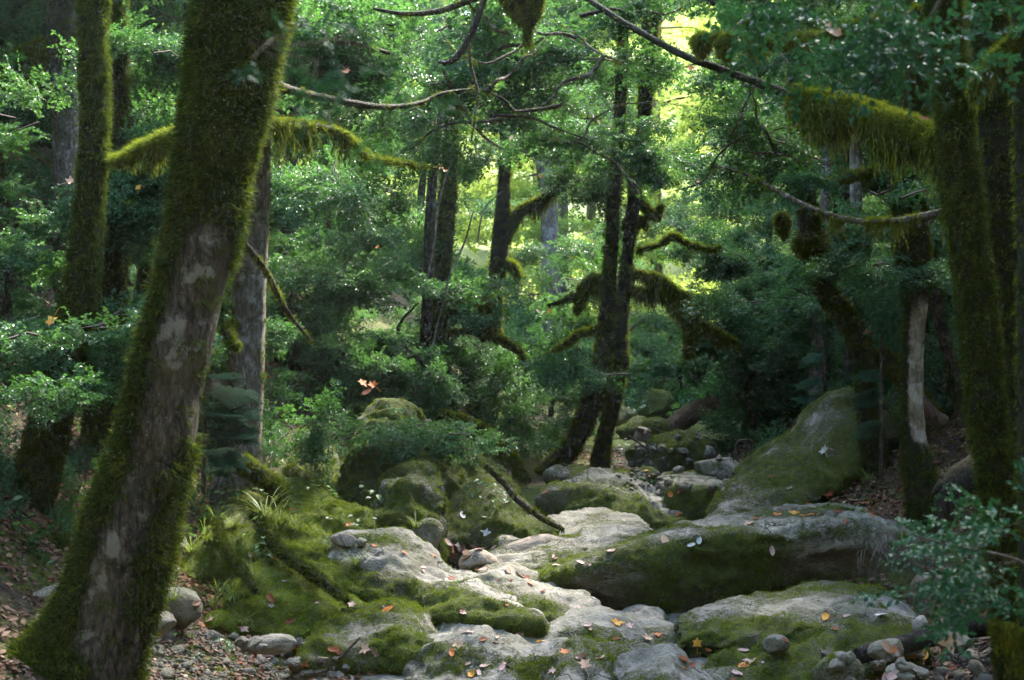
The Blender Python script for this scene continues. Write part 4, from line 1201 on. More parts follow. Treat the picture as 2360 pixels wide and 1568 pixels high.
T20 = mossy_tree('dark shaggy trunk at the right carrying the big moss curtained bough',
    [(2150, -300, 86), (2172, 0, 84), (2190, 180, 80), (2212, 380, 88), (2232, 560, 92), (2252, 720, 90), (2268, 880, 88), (2284, 1020, 92), (2305, 1160, 100)], 8.6, nseg=30, tufts=5200, ts=(.03, .06), seed=91,
    branches=[
        dict(pts=[(2200, 340, 70, 8.7), (2130, 322, 66, 8.9), (2040, 282, 58, 9.1), (1950, 252, 50, 9.3), (1880, 235, 44, 9.5), (1830, 222, 38, 9.6), (1740, 188, 30, 9.8), (1660, 160, 28, 10), (1580, 130, 28, 10.2), (1500, 88, 26, 10.4), (1410, 35, 24, 10.7), (1330, -20, 22, 11)],
             moss=.95, tufts=10, nseg=20, seed=92, amp=.12),
        dict(pts=[(2200, 20, 40, 8.7), (2060, 55, 44, 8.9), (1960, 70, 34, 9.1), (1860, 92, 26, 9.4), (1760, 98, 22, 9.7), (1680, 88, 20, 9.9), (1610, 80, 12, 10.1)], moss=.7, tufts=700, ts=(.025, .05), hang=240, hl=(.06, .4), seed=93, pw=1.8),
        dict(pts=[(1676, 85, 18, 9.9), (1672, 108, 34, 9.9), (1674, 135, 16, 9.9)], moss=1.2, tufts=150, ts=(.03, .06), hang=26, hl=(.06, .18), seed=94, name='moss_column'),
        dict(pts=[(1615, 80, 20, 10), (1616, 100, 40, 10), (1618, 128, 18, 10)], moss=1.2, tufts=150, ts=(.03, .06), hang=26, hl=(.06, .18), seed=95, name='moss_column'),
        dict(pts=[(2180, 490, 24, 8.8), (2090, 506, 17, 9.2), (2010, 512, 14, 9.5), (1950, 506, 15, 9.8), (1890, 488, 13, 10), (1830, 462, 12, 10.3), (1770, 428, 9, 10.6), (1700, 395, 6, 10.9), (1640, 380, 4, 11.1)], moss=.35, mat=M_BARK, tufts=180, ts=(.02, .04), hang=110, hl=(.05, .3), seed=96, pw=2),
        dict(pts=[(1672, 95, 12, 9.9), (1700, 60, 10, 10), (1740, 25, 8, 10.1), (1790, -30, 6, 10.2)], moss=.1, tufts=20, ts=(.02, .03), seed=97),
    ])
# moss coat of the big bough only on its thick half
_c, _r = px_line([(2200, 340, 74, 8.7), (2130, 322, 70, 8.9), (2040, 282, 60, 9.1), (1950, 252, 52, 9.3), (1880, 235, 46, 9.5), (1825, 220, 38, 9.6)])
_V, _D, _cc, _rr = sweep(_c, _r, 20, .12, 92)
_bough = [o for o in T20[0].children if o.name.startswith('branch')][0]
tuft_on(_V, _D, np.ones(_V.shape[:2]), 2400, _bough, T20[1], .03, .065, sources=SRC_TUFTB)
hang_from(_cc, _rr, 620, _bough, T20[1], .12, .85, pw=1.2, taper=.82)
T21 = mossy_tree('thick ivy dark trunk at the right edge behind the shaggy trunk',
    [(2262, -250, 100), (2280, 60, 96), (2296, 300, 92), (2310, 480, 86), (2326, 640, 76), (2340, 800, 74), (2352, 980, 80), (2362, 1140, 90)], 9.4, moss=.75, nseg=26, tufts=2400, ts=(.03, .06), seed=101)
T22 = mossy_tree('black trunk cut by the right edge of the view', [(2352, -250, 60), (2362, 100, 62), (2372, 400, 70), (2380, 700, 76), (2388, 1000, 90)], 7.6, moss=.8, tufts=900, ts=(.03, .05), seed=102,
    branches=[dict(pts=[(2370, 60, 40), (2320, 110, 38), (2270, 160, 30), (2240, 210, 16)], moss=1.0, tufts=300, ts=(.03, .05), hang=60, hl=(.08, .3), seed=103)])
# hanging clump at top centre and the branch it hangs from
T23 = mossy_tree('bare twisted bough crossing the top centre with a big hanging moss clump',
    [(2700, 300, 60), (2500, -60, 50), (2000, -160, 40), (1600, -140, 34), (1300, -60, 30), (1205, -25, 46), (1130, -15, 22), (1060, 10, 18), (1000, 28, 16), (930, 32, 12), (860, 20, 8)][::-1] + [(2760, 700, 70), (2790, 1100, 80)], 9.6, moss=.3, tufts=300, ts=(.02, .04), seed=111, nseg=12, name='mossy_tree',
    branches=[dict(pts=[(1195, -60, 60), (1205, -10, 100), (1212, 30, 70), (1216, 60, 40)], moss=1.2, tufts=300, ts=(.03, .055), hang=170, hl=(.15, .42), seed=112, name='moss_column', w=.5),
              dict(pts=[(1120, -12, 14), (1098, 50, 15), (1075, 100, 16), (1052, 132, 15), (1030, 146, 12), (1012, 142, 8)], moss=-.2, mat=M_BARKD, tufts=0, seed=113),
              dict(pts=[(1080, 95, 8), (1085, 150, 7), (1100, 210, 6), (1095, 270, 5), (1085, 330, 3)], moss=.2, tufts=20, ts=(.02, .03), seed=114),
              dict(pts=[(1020, 160, 8), (1060, 240, 8), (1110, 310, 7), (1160, 345, 4)], y=11, moss=.2, tufts=20, ts=(.02, .03), seed=115),
              dict(pts=[(1390, 130, 9), (1360, 170, 9), (1300, 190, 8), (1270, 230, 7), (1240, 250, 5)], y=11.5, moss=.1, tufts=10, ts=(.02, .03), seed=116)])

_r = random.Random(77)
for k in range(30):
    tr, base = ((T23[0], T23[1]), (T20[0], T20[1]))[k % 3 == 2]
    px, py = (_r.uniform(640, 1500), _r.uniform(-30, 330)) if k % 3 != 2 else (_r.uniform(1450, 2050), _r.uniform(0, 480))
    y = _r.uniform(10.2, 12.2)
    ang = _r.uniform(-.5, 1.0) + (math.pi if _r.random() < .5 else 0)
    pts, w = [], _r.uniform(7, 12)
    for q in range(7):
        pts.append((px, py, max(2, w * (1 - q / 7.5)), y))
        ang += _r.gauss(0, .35)
        stp = _r.uniform(28, 55)
        px += math.cos(ang) * stp; py += math.sin(ang) * stp; y += _r.gauss(0, .1)
    add_branch(tr, base, pts, y, moss=.15, mat=M_BARKD if k % 2 else M_BARK, tufts=12, ts=(.012, .03), hang=8, hl=(.03, .1), seed=300 + k, nseg=6, name='twig')

# ------------------------------------------------------------------ crowns over the foreground trees, some added unseen for shade
def box_boughs(root, base, rows, per=26, size=(.26, .40), sources=None, L=(.7, 1.5), width=.4):
    """rows: px, py, depth, count, spread px, direction x"""
    o, d, l = [], [], []
    for px, py, y, n, sp, dx in rows:
        for _ in range(n):
            q = P(px + RNG.normal(0, sp), py + RNG.normal(0, sp * .5), y + RNG.normal(0, .5))
            o.append(q)
            d.append((dx + RNG.normal(0, .5), RNG.normal(-.2, .5), RNG.normal(.0, .18)))
            l.append(RNG.uniform(*L))
    return leafy(root, base, o, d, l, per, size, sources, width)

# unseen overhead crowns, added to shade the ravine sides and the trunk fronts
def shade_canopy(root, base, boxes, per=20, size=(.34, .5)):
    o, d, l = [], [], []
    for (x0, x1, y0, y1, z0, z1, n) in boxes:
        q = np.stack([RNG.uniform(x0, x1, n), RNG.uniform(y0, y1, n), RNG.uniform(z0, z1, n)], -1)
        a = RNG.uniform(0, 6.28, n)
        o.append(q); d.append(np.stack([np.cos(a), np.sin(a), RNG.uniform(-.1, .2, n)], -1)); l.append(RNG.uniform(1.0, 2.0, n))
    return leafy(root, base, np.concatenate(o), np.concatenate(d), np.concatenate(l), per, size)

shade_canopy(T1[0], T1[1], [(-6, -2.6, -1, 7.2, 5.2, 7.5, 75), (-2.4, 0.3, -5, 5.5, 4.8, 7.5, 60)])
shade_canopy(T20[0], T20[1], [(2.2, 6.5, -1, 9.5, 5.2, 7.5, 85), (.3, 2.4, -5, 5.5, 4.8, 7.5, 50)])
shade_canopy(T3[0], T3[1], [(-8, -4.0, 8, 14, 6.2, 8.5, 60)])
shade_canopy(T21[0], T21[1], [(2.6, 8, 8.5, 14, 6.2, 8.5, 80)])

shade_canopy(T4[0], T4[1], [(-12, -3.6, 14, 26, 8.6, 11, 120)], 22, (.45, .65))
shade_canopy(T15[0], T15[1], [(4.4, 12, 14, 26, 8.6, 11, 100)], 22, (.45, .65))

# leaves seen on the foreground trees
box_boughs(T3[0], T3[1], [(220, 740, 9.6, 4, 40, .3), (50, 760, 9.7, 4, 50, -.2), (90, 940, 9.8, 2, 40, 0), (110, 560, 10.8, 4, 50, -.3), (60, 300, 11.5, 5, 80, -.2)], L=(.35, .7), size=(.2, .32))
box_boughs(T4[0], T4[1], [(290, 330, 11.2, 6, 60, .3), (330, 470, 11.4, 6, 60, .3), (310, 130, 11.6, 7, 70, .4), (330, 600, 12.4, 2, 30, .4)], L=(.35, .7), size=(.2, .32))
box_boughs(T23[0], T23[1], [(760, 40, 11.5, 8, 90, -.3), (900, 110, 12, 9, 90, -.2), (1010, 50, 12, 6, 80, 0), (850, 190, 12.4, 7, 90, .1), (1180, 150, 13, 6, 90, .2), (1330, 120, 13, 6, 80, .2), (1050, 230, 13, 7, 90, .1), (720, 150, 11.6, 6, 70, 0)], L=(.35, .8), size=(.22, .34))
box_boughs(T20[0], T20[1], [(1700, 20, 12, 7, 90, -.3), (1850, 110, 12, 6, 80, -.3), (1770, 330, 12.5, 3, 50, -.4), (1900, 350, 12.5, 4, 70, -.3), (1520, 20, 12.5, 3, 60, -.5), (1950, 170, 12, 4, 70, -.2), (2020, 450, 12, 3, 50, -.2)], L=(.35, .8), size=(.22, .34))
box_boughs(T12[0], T12[1], [(1340, 60, 16, 6, 70, .2), (1250, 130, 16, 6, 70, .2), (1130, 60, 15.5, 7, 80, 0), (1760, 110, 16, 5, 50, .3), (1360, 230, 19, 5, 50, -.2), (1300, 540, 22, 5, 40, 0), (1560, 480, 22, 5, 50, .2), (1620, 560, 20, 6, 50, .2)], L=(.4, .9), size=(.24, .36))
box_boughs(T13[0], T13[1], [(1410, 290, 16.8, 5, 50, .2), (1450, 370, 16.7, 5, 40, .3), (1420, 860, 16.6, 2, 20, 0), (1340, 880, 16.8, 2, 30, -.2)], L=(.35, .8), size=(.24, .36))
box_boughs(T10[0], T10[1], [(1080, 650, 16.6, 3, 30, .3), (930, 1000, 16.2, 3, 30, -.2), (1110, 900, 18, 6, 60, 0), (880, 640, 18, 9, 80, -.3), (940, 280, 18, 9, 80, -.2), (850, 450, 17.6, 10, 80, -.3), (840, 800, 17, 9, 70, -.3), (760, 620, 16, 7, 60, -.3), (750, 420, 16, 7, 60, -.3)], L=(.5, 1.0), size=(.24, .38))
box_boughs(T11[0], T11[1], [(1210, 310, 18.4, 7, 60, .3), (1280, 400, 18, 5, 40, .3), (1120, 250, 18.4, 7, 80, 0), (1290, 640, 19.5, 5, 50, .2)], L=(.5, 1.0))
box_boughs(T15[0], T15[1], [(1990, 640, 13.8, 3, 30, .3), (2030, 690, 13.8, 3, 30, .3), (1740, 600, 18.8, 8, 60, -.2), (1700, 760, 18.8, 8, 60, -.2), (1790, 680, 17, 5, 40, .2), (1760, 250, 14.5, 5, 60, -.3), (2010, 560, 14, 3, 40, .3)], L=(.35, .75), size=(.24, .36))
box_boughs(T18[0], T18[1], [(2030, 610, 12.6, 3, 30, -.4), (2190, 560, 12.4, 3, 30, .4)], L=(.3, .6), size=(.2, .3))

# ------------------------------------------------------------------ background box trees and shrubs
def box_tree_proto(H, nb, seed, per=24, spread=(.8, 1.9), z0=.25):
    r = np.random.default_rng(seed)
    root = link('box_tree', None)
    c = np.array([(0, 0, -.3), (r.normal(0, .1), r.normal(0, .1), H * .35), (r.normal(0, .25), r.normal(0, .25), H * .7), (r.normal(0, .4), r.normal(0, .4), H)])
    V, D, cc, rr = sweep(c, np.array((.10, .075, .05, .02)), 10, .12, seed, .25)
    trunk_part('trunk', V, M_BARK, .55 + .4 * fbm(V * 2, 3), root, np.zeros(3))
    k = r.integers(int(len(cc) * z0), len(cc), nb)
    az = r.uniform(0, 6.28, nb)
    d = np.stack([np.cos(az), np.sin(az), r.uniform(-.15, .3, nb)], -1)
    L = r.uniform(spread[0], spread[1], nb) * (1.15 - .5 * cc[k, 2] / H)
    leafy(root, np.zeros(3), cc[k], d, L, per, (.28, .46))
    return root

def copy_tree(o, parent=None):
    c = o.copy(); COL.objects.link(c)
    if parent: c.parent = parent
    for ch in list(o.children): copy_tree(ch, c)
    return c

PROTOS = [box_tree_proto(5.5 + .9 * k, 32 + 3 * k, 60 + k, 18) for k in range(4)]
BUSH = [box_tree_proto(1.7 + .4 * k, 20, 80 + k, 16, (.5, 1.0), .08) for k in range(3)]
for b in BUSH: b.name = 'box_shrub'
used = set()
PLACES = [(-900, 'beyond the left edge trunks'), (100, 'behind the curved stem'), (240, 'behind the slanting trunk'), (360, 'behind the slim dark trunks'), (480, 'hidden behind the leaning trunk'),
          (600, 'behind the bare grey trunk'), (780, 'right of the bare grey trunk'), (1000, 'behind the thin pale stem'), (1150, 'behind the forked trunk'), (1270, 'beside the far straight grey trunk'), (1420, 'behind the twin tree'), (1580, 'beyond the upstream boulders'),
          (1740, 'right of the twin tree'), (1885, 'behind the crooked tree'), (2000, 'behind the rock slope'), (2110, 'behind the white barked trunk'), (2220, 'behind the shaggy trunk'), (2330, 'behind the ivy dark trunk'), (3200, 'beyond the right edge trunks')]
PLACED = {}
def plant(proto, x, y, s, label, cat, group, name):
    o = proto if id(proto) not in used else copy_tree(proto)
    used.add(id(proto))
    o.name = name
    o.location = (x, y, gz(x, y) - .05)
    o.rotation_euler = (0, 0, RNG.uniform(0, 6.28))
    o.scale = (s, s, s)
    px = 1180 + x / y * F
    where = min(PLACES, key=lambda q: abs(q[0] - px))[1]
    tag(o, None, cat, group)
    PLACED.setdefault((label, where), []).append((y, o))
    return o

left_spots = [(-4.6, 14.6), (-5.8, 15.2), (-7.0, 16.6), (-3.9, 16.8), (-5.2, 18.0), (-6.8, 19.2), (-8.4, 18.6), (-3.3, 20.0), (-5.4, 21.2), (-2.9, 22.6), (-7.2, 22.2),
              (-9.4, 22.8), (-4.4, 24.4), (-1.6, 25.6), (-6.4, 26), (-3.6, 28), (-8.4, 27.4), (-5.6, 29.6)]
for k, (x, y) in enumerate(left_spots):
    plant(PROTOS[k % 4], x, y, RNG.uniform(.85, 1.15), 'dense box tree on the left slope', 'tree', 'box trees crowding the left slope', 'box_tree')
right_spots = [(5.6, 15.0), (6.8, 15.8), (5.0, 17.6), (6.4, 18.4), (8.2, 17.4), (4.9, 20.2), (6.2, 21.2), (7.8, 21.6), (9.4, 20.8), (5.4, 24), (7.0, 24.6), (9.0, 25.4), (6.4, 28), (5.0, 27.4)]
for k, (x, y) in enumerate(right_spots):
    plant(PROTOS[(k + 1) % 4], x, y, RNG.uniform(.85, 1.15), 'dense box tree on the right slope', 'tree', 'box trees crowding the right slope', 'box_tree')
for k, (x, y) in enumerate([(-1.7, 15.4), (-1.0, 15.6), (-2.6, 14.6), (-2.8, 13.2), (-3.6, 13.2), (-4.6, 12.6), (-1.0, 17.0), (-.4, 18.0), (-.2, 18.4), (.6, 19.6), (-1.4, 17.8), (-2.2, 19), (1.1, 21), (-2.4, 15.6), (-3.2, 14.6)]):
    plant(BUSH[k % 3], x, y, RNG.uniform(.38, .62), 'low leafy box shrub', 'shrub', 'box shrubs along the left bank', 'box_shrub')
for k, (x, y) in enumerate([(3.1, 18.4), (3.9, 16.4), (3.9, 17.6), (3.5, 19.2), (3.9, 18.8), (3.5, 20.4), (4.2, 21.4), (3.9, 23), (4.6, 15.8), (4.6, 13.6), (4.1, 25), (3.0, 26), (2.2, 27.5), (3.4, 29), (1.4, 24.5)]):
    plant(BUSH[(k + 1) % 3], x, y, RNG.uniform(.55, .9), 'low leafy box shrub', 'shrub', 'box shrubs along the right bank', 'box_shrub')

# sunlit broad leaved trees far behind
def broad_proto(H, nb, seed):
    r = np.random.default_rng(seed)
    root = link('broadleaf_tree', None)
    c = np.array([(0, 0, -.5), (.1, 0, H * .4), (-.1, .1, H * .75), (0, 0, H)])
    V, D, cc, rr = sweep(c, np.array((.2, .15, .1, .03)), 10, .1, seed, .5)
    trunk_part('trunk', V, M_BARKG, .1 + .3 * fbm(V, 3), root, np.zeros(3))
    k = r.integers(int(len(cc) * .1), len(cc), nb)
    az = r.uniform(0, 6.28, nb)
    d = np.stack([np.cos(az), np.sin(az), r.uniform(-.1, .45, nb)], -1)
    leafy(root, np.zeros(3), cc[k], d, r.uniform(1.2, 3.2, nb), 22, (.5, .85), SRC_DEC, .4, r0=.02)
    return root
BROAD = [broad_proto(12 + 2 * k, 60, 120 + k) for k in range(3)]
far = [(-9, 38), (-5.5, 35), (-2, 38), (1.2, 34), (3.8, 37), (7, 35), (10, 38), (-13, 42), (-7, 45), (-2.5, 47), (2.4, 44), (6.5, 47), (11.5, 45), (15, 42), (-16, 52), (-9.5, 56), (-4, 58), (1, 54), (6, 58), (12, 56), (18, 54), (-20, 46), (21, 47), (-14, 33), (14, 32)]
for k, (x, y) in enumerate(far):
    plant(BROAD[k % 3], x, y, RNG.uniform(.85, 1.2), 'bright yellow green broadleaf tree', 'tree', 'sunlit broadleaf trees beyond the ravine', 'broadleaf_tree')

for (lab, where), rows in PLACED.items():
    rows.sort(key=lambda q: q[0])
    for k, (_, o) in enumerate(rows):
        word = '' if len(rows) == 1 else ', the nearest' if k == 0 else ', the farthest' if k == len(rows) - 1 else ', second in depth' if k == 1 else ', third in depth' if k == 2 else ', deeper in'
        o['label'] = lab + ' ' + where + word

def shrub_at(label, rows, y, L=(.3, .7), per=18, size=(.2, .32)):
    base = P(rows[0][0], rows[0][1], y); base[2] = gz(base[0], base[1])
    root = link('box_shrub', None, None, base)
    tag(root, label, 'shrub', 'box shrubs along the left bank')
    o, d, l = [], [], []
    for px, py, n, sp in rows:
        for _ in range(n):
            o.append(P(px + RNG.normal(0, sp), py + RNG.normal(0, sp * .45), y + RNG.normal(0, .15)))
            d.append((RNG.normal(0, .7), RNG.normal(-.4, .4), RNG.normal(-.1, .3))); l.append(RNG.uniform(*L))
    leafy(root, base, o, d, l, per, size)
    return root
shrub_at('bushy box shrub spilling over the green rock right of the grey trunk', [(660, 1000, 4, 20), (715, 985, 3, 25), (770, 1005, 2, 20)], 12.4, (.18, .36), 9, (.16, .26))
shrub_at('box shrub hanging over the tall mossy rock face', [(800, 1005, 3, 25), (880, 975, 3, 25), (950, 985, 2, 20), (1010, 1000, 2, 20)], 12.9, (.2, .4), 9, (.16, .26))
shrub_at('box shrub trailing over the rocks below the mossy trunk left of centre', [(950, 975, 4, 25), (1010, 990, 3, 20)], 13.4, (.2, .4), 12)
shrub_at('pale lit box shrub sprawling at the foot of the twin tree', [(1130, 950, 4, 30), (1200, 930, 4, 30), (1170, 985, 3, 20)], 17.4, (.25, .5), 12)

# ------------------------------------------------------------------ near leafy twigs that reach into the view
def near_branch(label, rows, y, per=9, size=(.18, .26), stem=None, name='box_branch'):
    """rows: px, py, direction x, direction z, length, count"""
    base = P(rows[0][0], rows[0][1], y)
    root = link(name, None, None, base)
    tag(root, label, 'branch')
    o, d, l = [], [], []
    for px, py, dx, dz, L, n in rows:
        for _ in range(n):
            o.append(P(px + RNG.normal(0, 14), py + RNG.normal(0, 14), y + RNG.normal(0, .12)))
            d.append((dx + RNG.normal(0, .25), RNG.normal(0, .35), dz + RNG.normal(0, .2)))
            l.append(L * RNG.uniform(.7, 1.1))
    if stem:
        c, r = px_line(stem, y)
        V, D, cc, rr = sweep(c, r, 8, .1, 5)
        trunk_part('stem', V, M_TWIG, np.zeros(V.shape[:2]), root, base)
    leafy(root, base, o, d, l, per, size, SRC_BOXN, .3, r0=.0022)
    return root
near_branch('dark glossy leafy bough hanging across the top right in front of the shaggy trunk',
    [(1830, -30, -.4, -.1, .14, 2), (1900, -10, -.3, -.2, .16, 3), (1970, -10, .1, -.3, .16, 3), (2040, 10, .1, -.4, .17, 3), (2100, 50, -.2, -.5, .14, 3), (2130, 100, -.3, -.4, .12, 2), (2050, 120, -.6, -.2, .10, 2), (2180, 60, .3, -.4, .14, 2)],
    4.6, 3, (.16, .23), stem=[(2260, -160, 10), (2180, -20, 9), (2130, 70, 8), (2100, 160, 6), (2080, 240, 4)])
near_branch('leafy bough with bluish green leaves reaching in low at the right edge',
    [(2330, 1235, -.7, .2, .12, 2), (2280, 1265, -.8, 0, .13, 3), (2345, 1310, -.6, -.1, .14, 3), (2310, 1345, -.6, -.2, .13, 3), (2360, 1215, -.4, .5, .12, 2), (2350, 1380, -.3, -.5, .10, 2), (2200, 1250, -.8, .1, .10, 2)],
    4.4, 3, (.13, .18), stem=[(2420, 1330, 9), (2340, 1290, 8), (2260, 1270, 6), (2160, 1250, 4), (2080, 1225, 2)])
near_branch('blurred bluish twig of leaves close to the lens at the upper left',
    [(620, 60, .3, -.3, .22, 2), (690, 50, .5, -.2, .22, 2), (730, 110, .2, -.6, .18, 2), (640, 100, -.4, -.3, .14, 1)],
    2.4, 2, (.07, .10), stem=[(760, -120, 5), (740, -20, 5), (700, 50, 4), (640, 90, 2)])
# moss rags on the low right twig
_mr = [o for o in scene.objects if o.get('label', '').startswith('leafy bough with bluish')][0]
_c, _r = px_line([(2280, 1420, 30), (2330, 1440, 50), (2370, 1450, 60)], 4.4)
hang_from(_c, _r, 60, _mr, np.array(_mr.location), .12, .26)

# ------------------------------------------------------------------ fallen leaves
def leaf_mesh(shape, mat, seed):
    r = random.Random(seed)
    pts = []
    if shape == 'lobed':
        for (a, rad) in [(0, 1.0), (12, .72), (22, .62), (36, .70), (52, .95), (62, .60), (78, .42), (98, .58), (118, .74), (132, .45), (160, .32), (180, .12)]:
            pts.append((math.radians(a), rad * r.uniform(.9, 1.08)))
        pts = pts + [(-a, q * r.uniform(.9, 1.05)) for a, q in reversed(pts[1:-1])]
    else:
        for k in range(20):
            a = 2 * math.pi * k / 20
            pts.append((a, (.95 if k % 2 else .88) / math.sqrt(math.cos(a) ** 2 + (math.sin(a) / .56) ** 2)))
    cup, fold, tw = r.uniform(-.15, .45), r.uniform(.05, .35), r.uniform(-.3, .3)
    def z(x, y):
        return cup * (x * x + y * y) * .6 + fold * abs(x) + tw * x * y + .06 * math.sin(5 * y + seed) * abs(x)
    v = [(0, 0, 0)]
    for ring in (.55, 1.0):
        for a, q in pts:
            x, y = math.sin(a) * q * ring, math.cos(a) * q * ring
            v.append((x, y, z(x, y)))
    n = len(pts)
    f = [(0, 1 + (k + 1) % n, 1 + k) for k in range(n)]
    f += [(1 + k, 1 + (k + 1) % n, 1 + n + (k + 1) % n, 1 + n + k) for k in range(n)]
    # stalk
    st = len(v)
    w = .025
    e = (r.uniform(-.3, .3), -1.55, .12)
    y0 = -.12 if shape == 'lobed' else -.9
    v += [(-w, y0, .01), (w, y0, .01), (e[0] + w, e[1], e[2]), (e[0] - w, e[1], e[2])]
    f.append((st, st + 1, st + 2, st + 3))
    me = make_mesh('fallen_leaf', np.array(v), f, mat)
    return me
LEAFM = {}
def leaf_data(shape, col):
    key = (shape, col, random.randint(0, 2))
    if key not in LEAFM:
        LEAFM[key] = leaf_mesh(shape, FALL[col], len(LEAFM) + 3)
    return LEAFM[key]

N_LEAF = [0]
def drop_leaf(px, py, size_px, shape, col, where, hit=None):
    h, n = hit if hit else cast(px, py)
    if h is None: return
    if not hit and LAST[0] and 'heap' not in where:
        cut = LAST[0]
        for w in (' with ', ' under ', ' on the ', ' in the ', ' at the ', ' lying', ' coming', ' sitting', ' resting', ' rising', ' leading', ' running', ' behind ', ' beside ', ' strewn', ' above ', ' below ', ' tucked', ' right of', ' left of', ' hung'):
            cut = cut.split(w)[0]
        where = 'on the ' + ' '.join(cut.split()[:9])
    y = h[1]
    s = size_px / F * y * .5
    nn = (n * 1.0 + Vector((random.gauss(0, .22), random.gauss(0, .22), .5 + random.random() * .3))).normalized()
    yaw = random.uniform(0, 6.28)
    X = Vector((math.cos(yaw), math.sin(yaw), 0)); X = (X - nn * X.dot(nn)).normalized()
    Y = nn.cross(X)
    o = link('fallen_leaf', leaf_data(shape, col))
    o.matrix_world = Matrix.Translation(Vector(h) + nn * s * .12) @ Matrix(((X.x, Y.x, nn.x), (X.y, Y.y, nn.y), (X.z, Y.z, nn.z))).to_4x4() @ Matrix.Scale(s, 4)
    kind = 'lobed' if shape == 'lobed' else 'oval'
    tag(o, '%s %s fallen leaf lying %s' % (col, kind, where), 'leaf', 'dead leaves scattered over the rocks and soil')
    N_LEAF[0] += 1
    if not hit and N_LEAF[0] < 180 and random.random() < .28:
        drop_leaf(px + random.gauss(0, 20), py + random.gauss(0, 7), size_px * random.uniform(.45, .8), random.choice(['oval', 'oval', 'lobed']), random.choice(['brown', 'rust', 'pinkish', 'tan', 'brown']), where)

def crop_px(x0, y0, k, zx, zy):
    return (x0 + zx * k) * .944, (y0 + zy * k) * .944
K = 900 / 2348
spec2 = [(560, 712, 50, 'lobed', 'orange'), (390, 578, 55, 'oval', 'orange'), (1265, 635, 100, 'lobed', 'silvery'), (1408, 655, 42, 'oval', 'tan'), (1150, 1265, 110, 'lobed', 'pinkish'), (1085, 1340, 115, 'lobed', 'tan'),
    (1490, 1275, 90, 'oval', 'pinkish'), (2100, 1210, 120, 'lobed', 'yellow'), (1610, 1330, 80, 'oval', 'yellow'), (640, 1130, 110, 'oval', 'orange'), (490, 1375, 110, 'lobed', 'tan'), (60, 1350, 110, 'lobed', 'orange'),
    (195, 1080, 55, 'oval', 'pinkish'), (15, 1190, 70, 'oval', 'rust'), (1400, 1090, 45, 'oval', 'rust'), (1550, 955, 50, 'oval', 'orange'), (1630, 1000, 45, 'oval', 'rust'), (2070, 745, 65, 'oval', 'pinkish'),
    (1920, 1220, 60, 'oval', 'pinkish'), (2095, 1305, 60, 'oval', 'rust'), (2010, 1430, 110, 'lobed', 'tan'), (1400, 1475, 90, 'lobed', 'tan'), (1770, 1395, 100, 'lobed', 'orange'), (1260, 1480, 70, 'oval', 'pinkish'),
    (1180, 1535, 90, 'oval', 'yellow'), (1900, 1480, 120, 'lobed', 'tan'), (1700, 1510, 90, 'lobed', 'pinkish'), (1500, 905, 60, 'oval', 'brown'), (1530, 920, 60, 'oval', 'rust'), (1470, 895, 60, 'oval', 'brown'), (1250, 865, 70, 'oval', 'pinkish'),
    (1050, 920, 60, 'oval', 'rust'), (750, 760, 60, 'lobed', 'orange'), (940, 775, 40, 'oval', 'orange'), (2300, 1300, 100, 'lobed', 'tan'), (1130, 1140, 70, 'lobed', 'pinkish'), (1865, 1105, 45, 'oval', 'pinkish'), (860, 850, 60, 'oval', 'pinkish'),
    (410, 1085, 80, 'lobed', 'pinkish'), (470, 1130, 50, 'oval', 'rust'), (1120, 520, 70, 'oval', 'silvery'), (1250, 530, 50, 'oval', 'silvery'), (1650, 370, 40, 'oval', 'rust'), (1870, 820, 60, 'oval', 'pinkish'), (1720, 840, 70, 'oval', 'tan'), (1410, 870, 70, 'oval', 'brown'),
    (1700, 780, 40, 'oval', 'pinkish'), (1330, 1330, 60, 'oval', 'brown'), (1050, 1395, 70, 'oval', 'orange'), (300, 1380, 90, 'oval', 'rust'), (560, 1390, 70, 'oval', 'brown'), (1250, 1310, 60, 'oval', 'rust')]
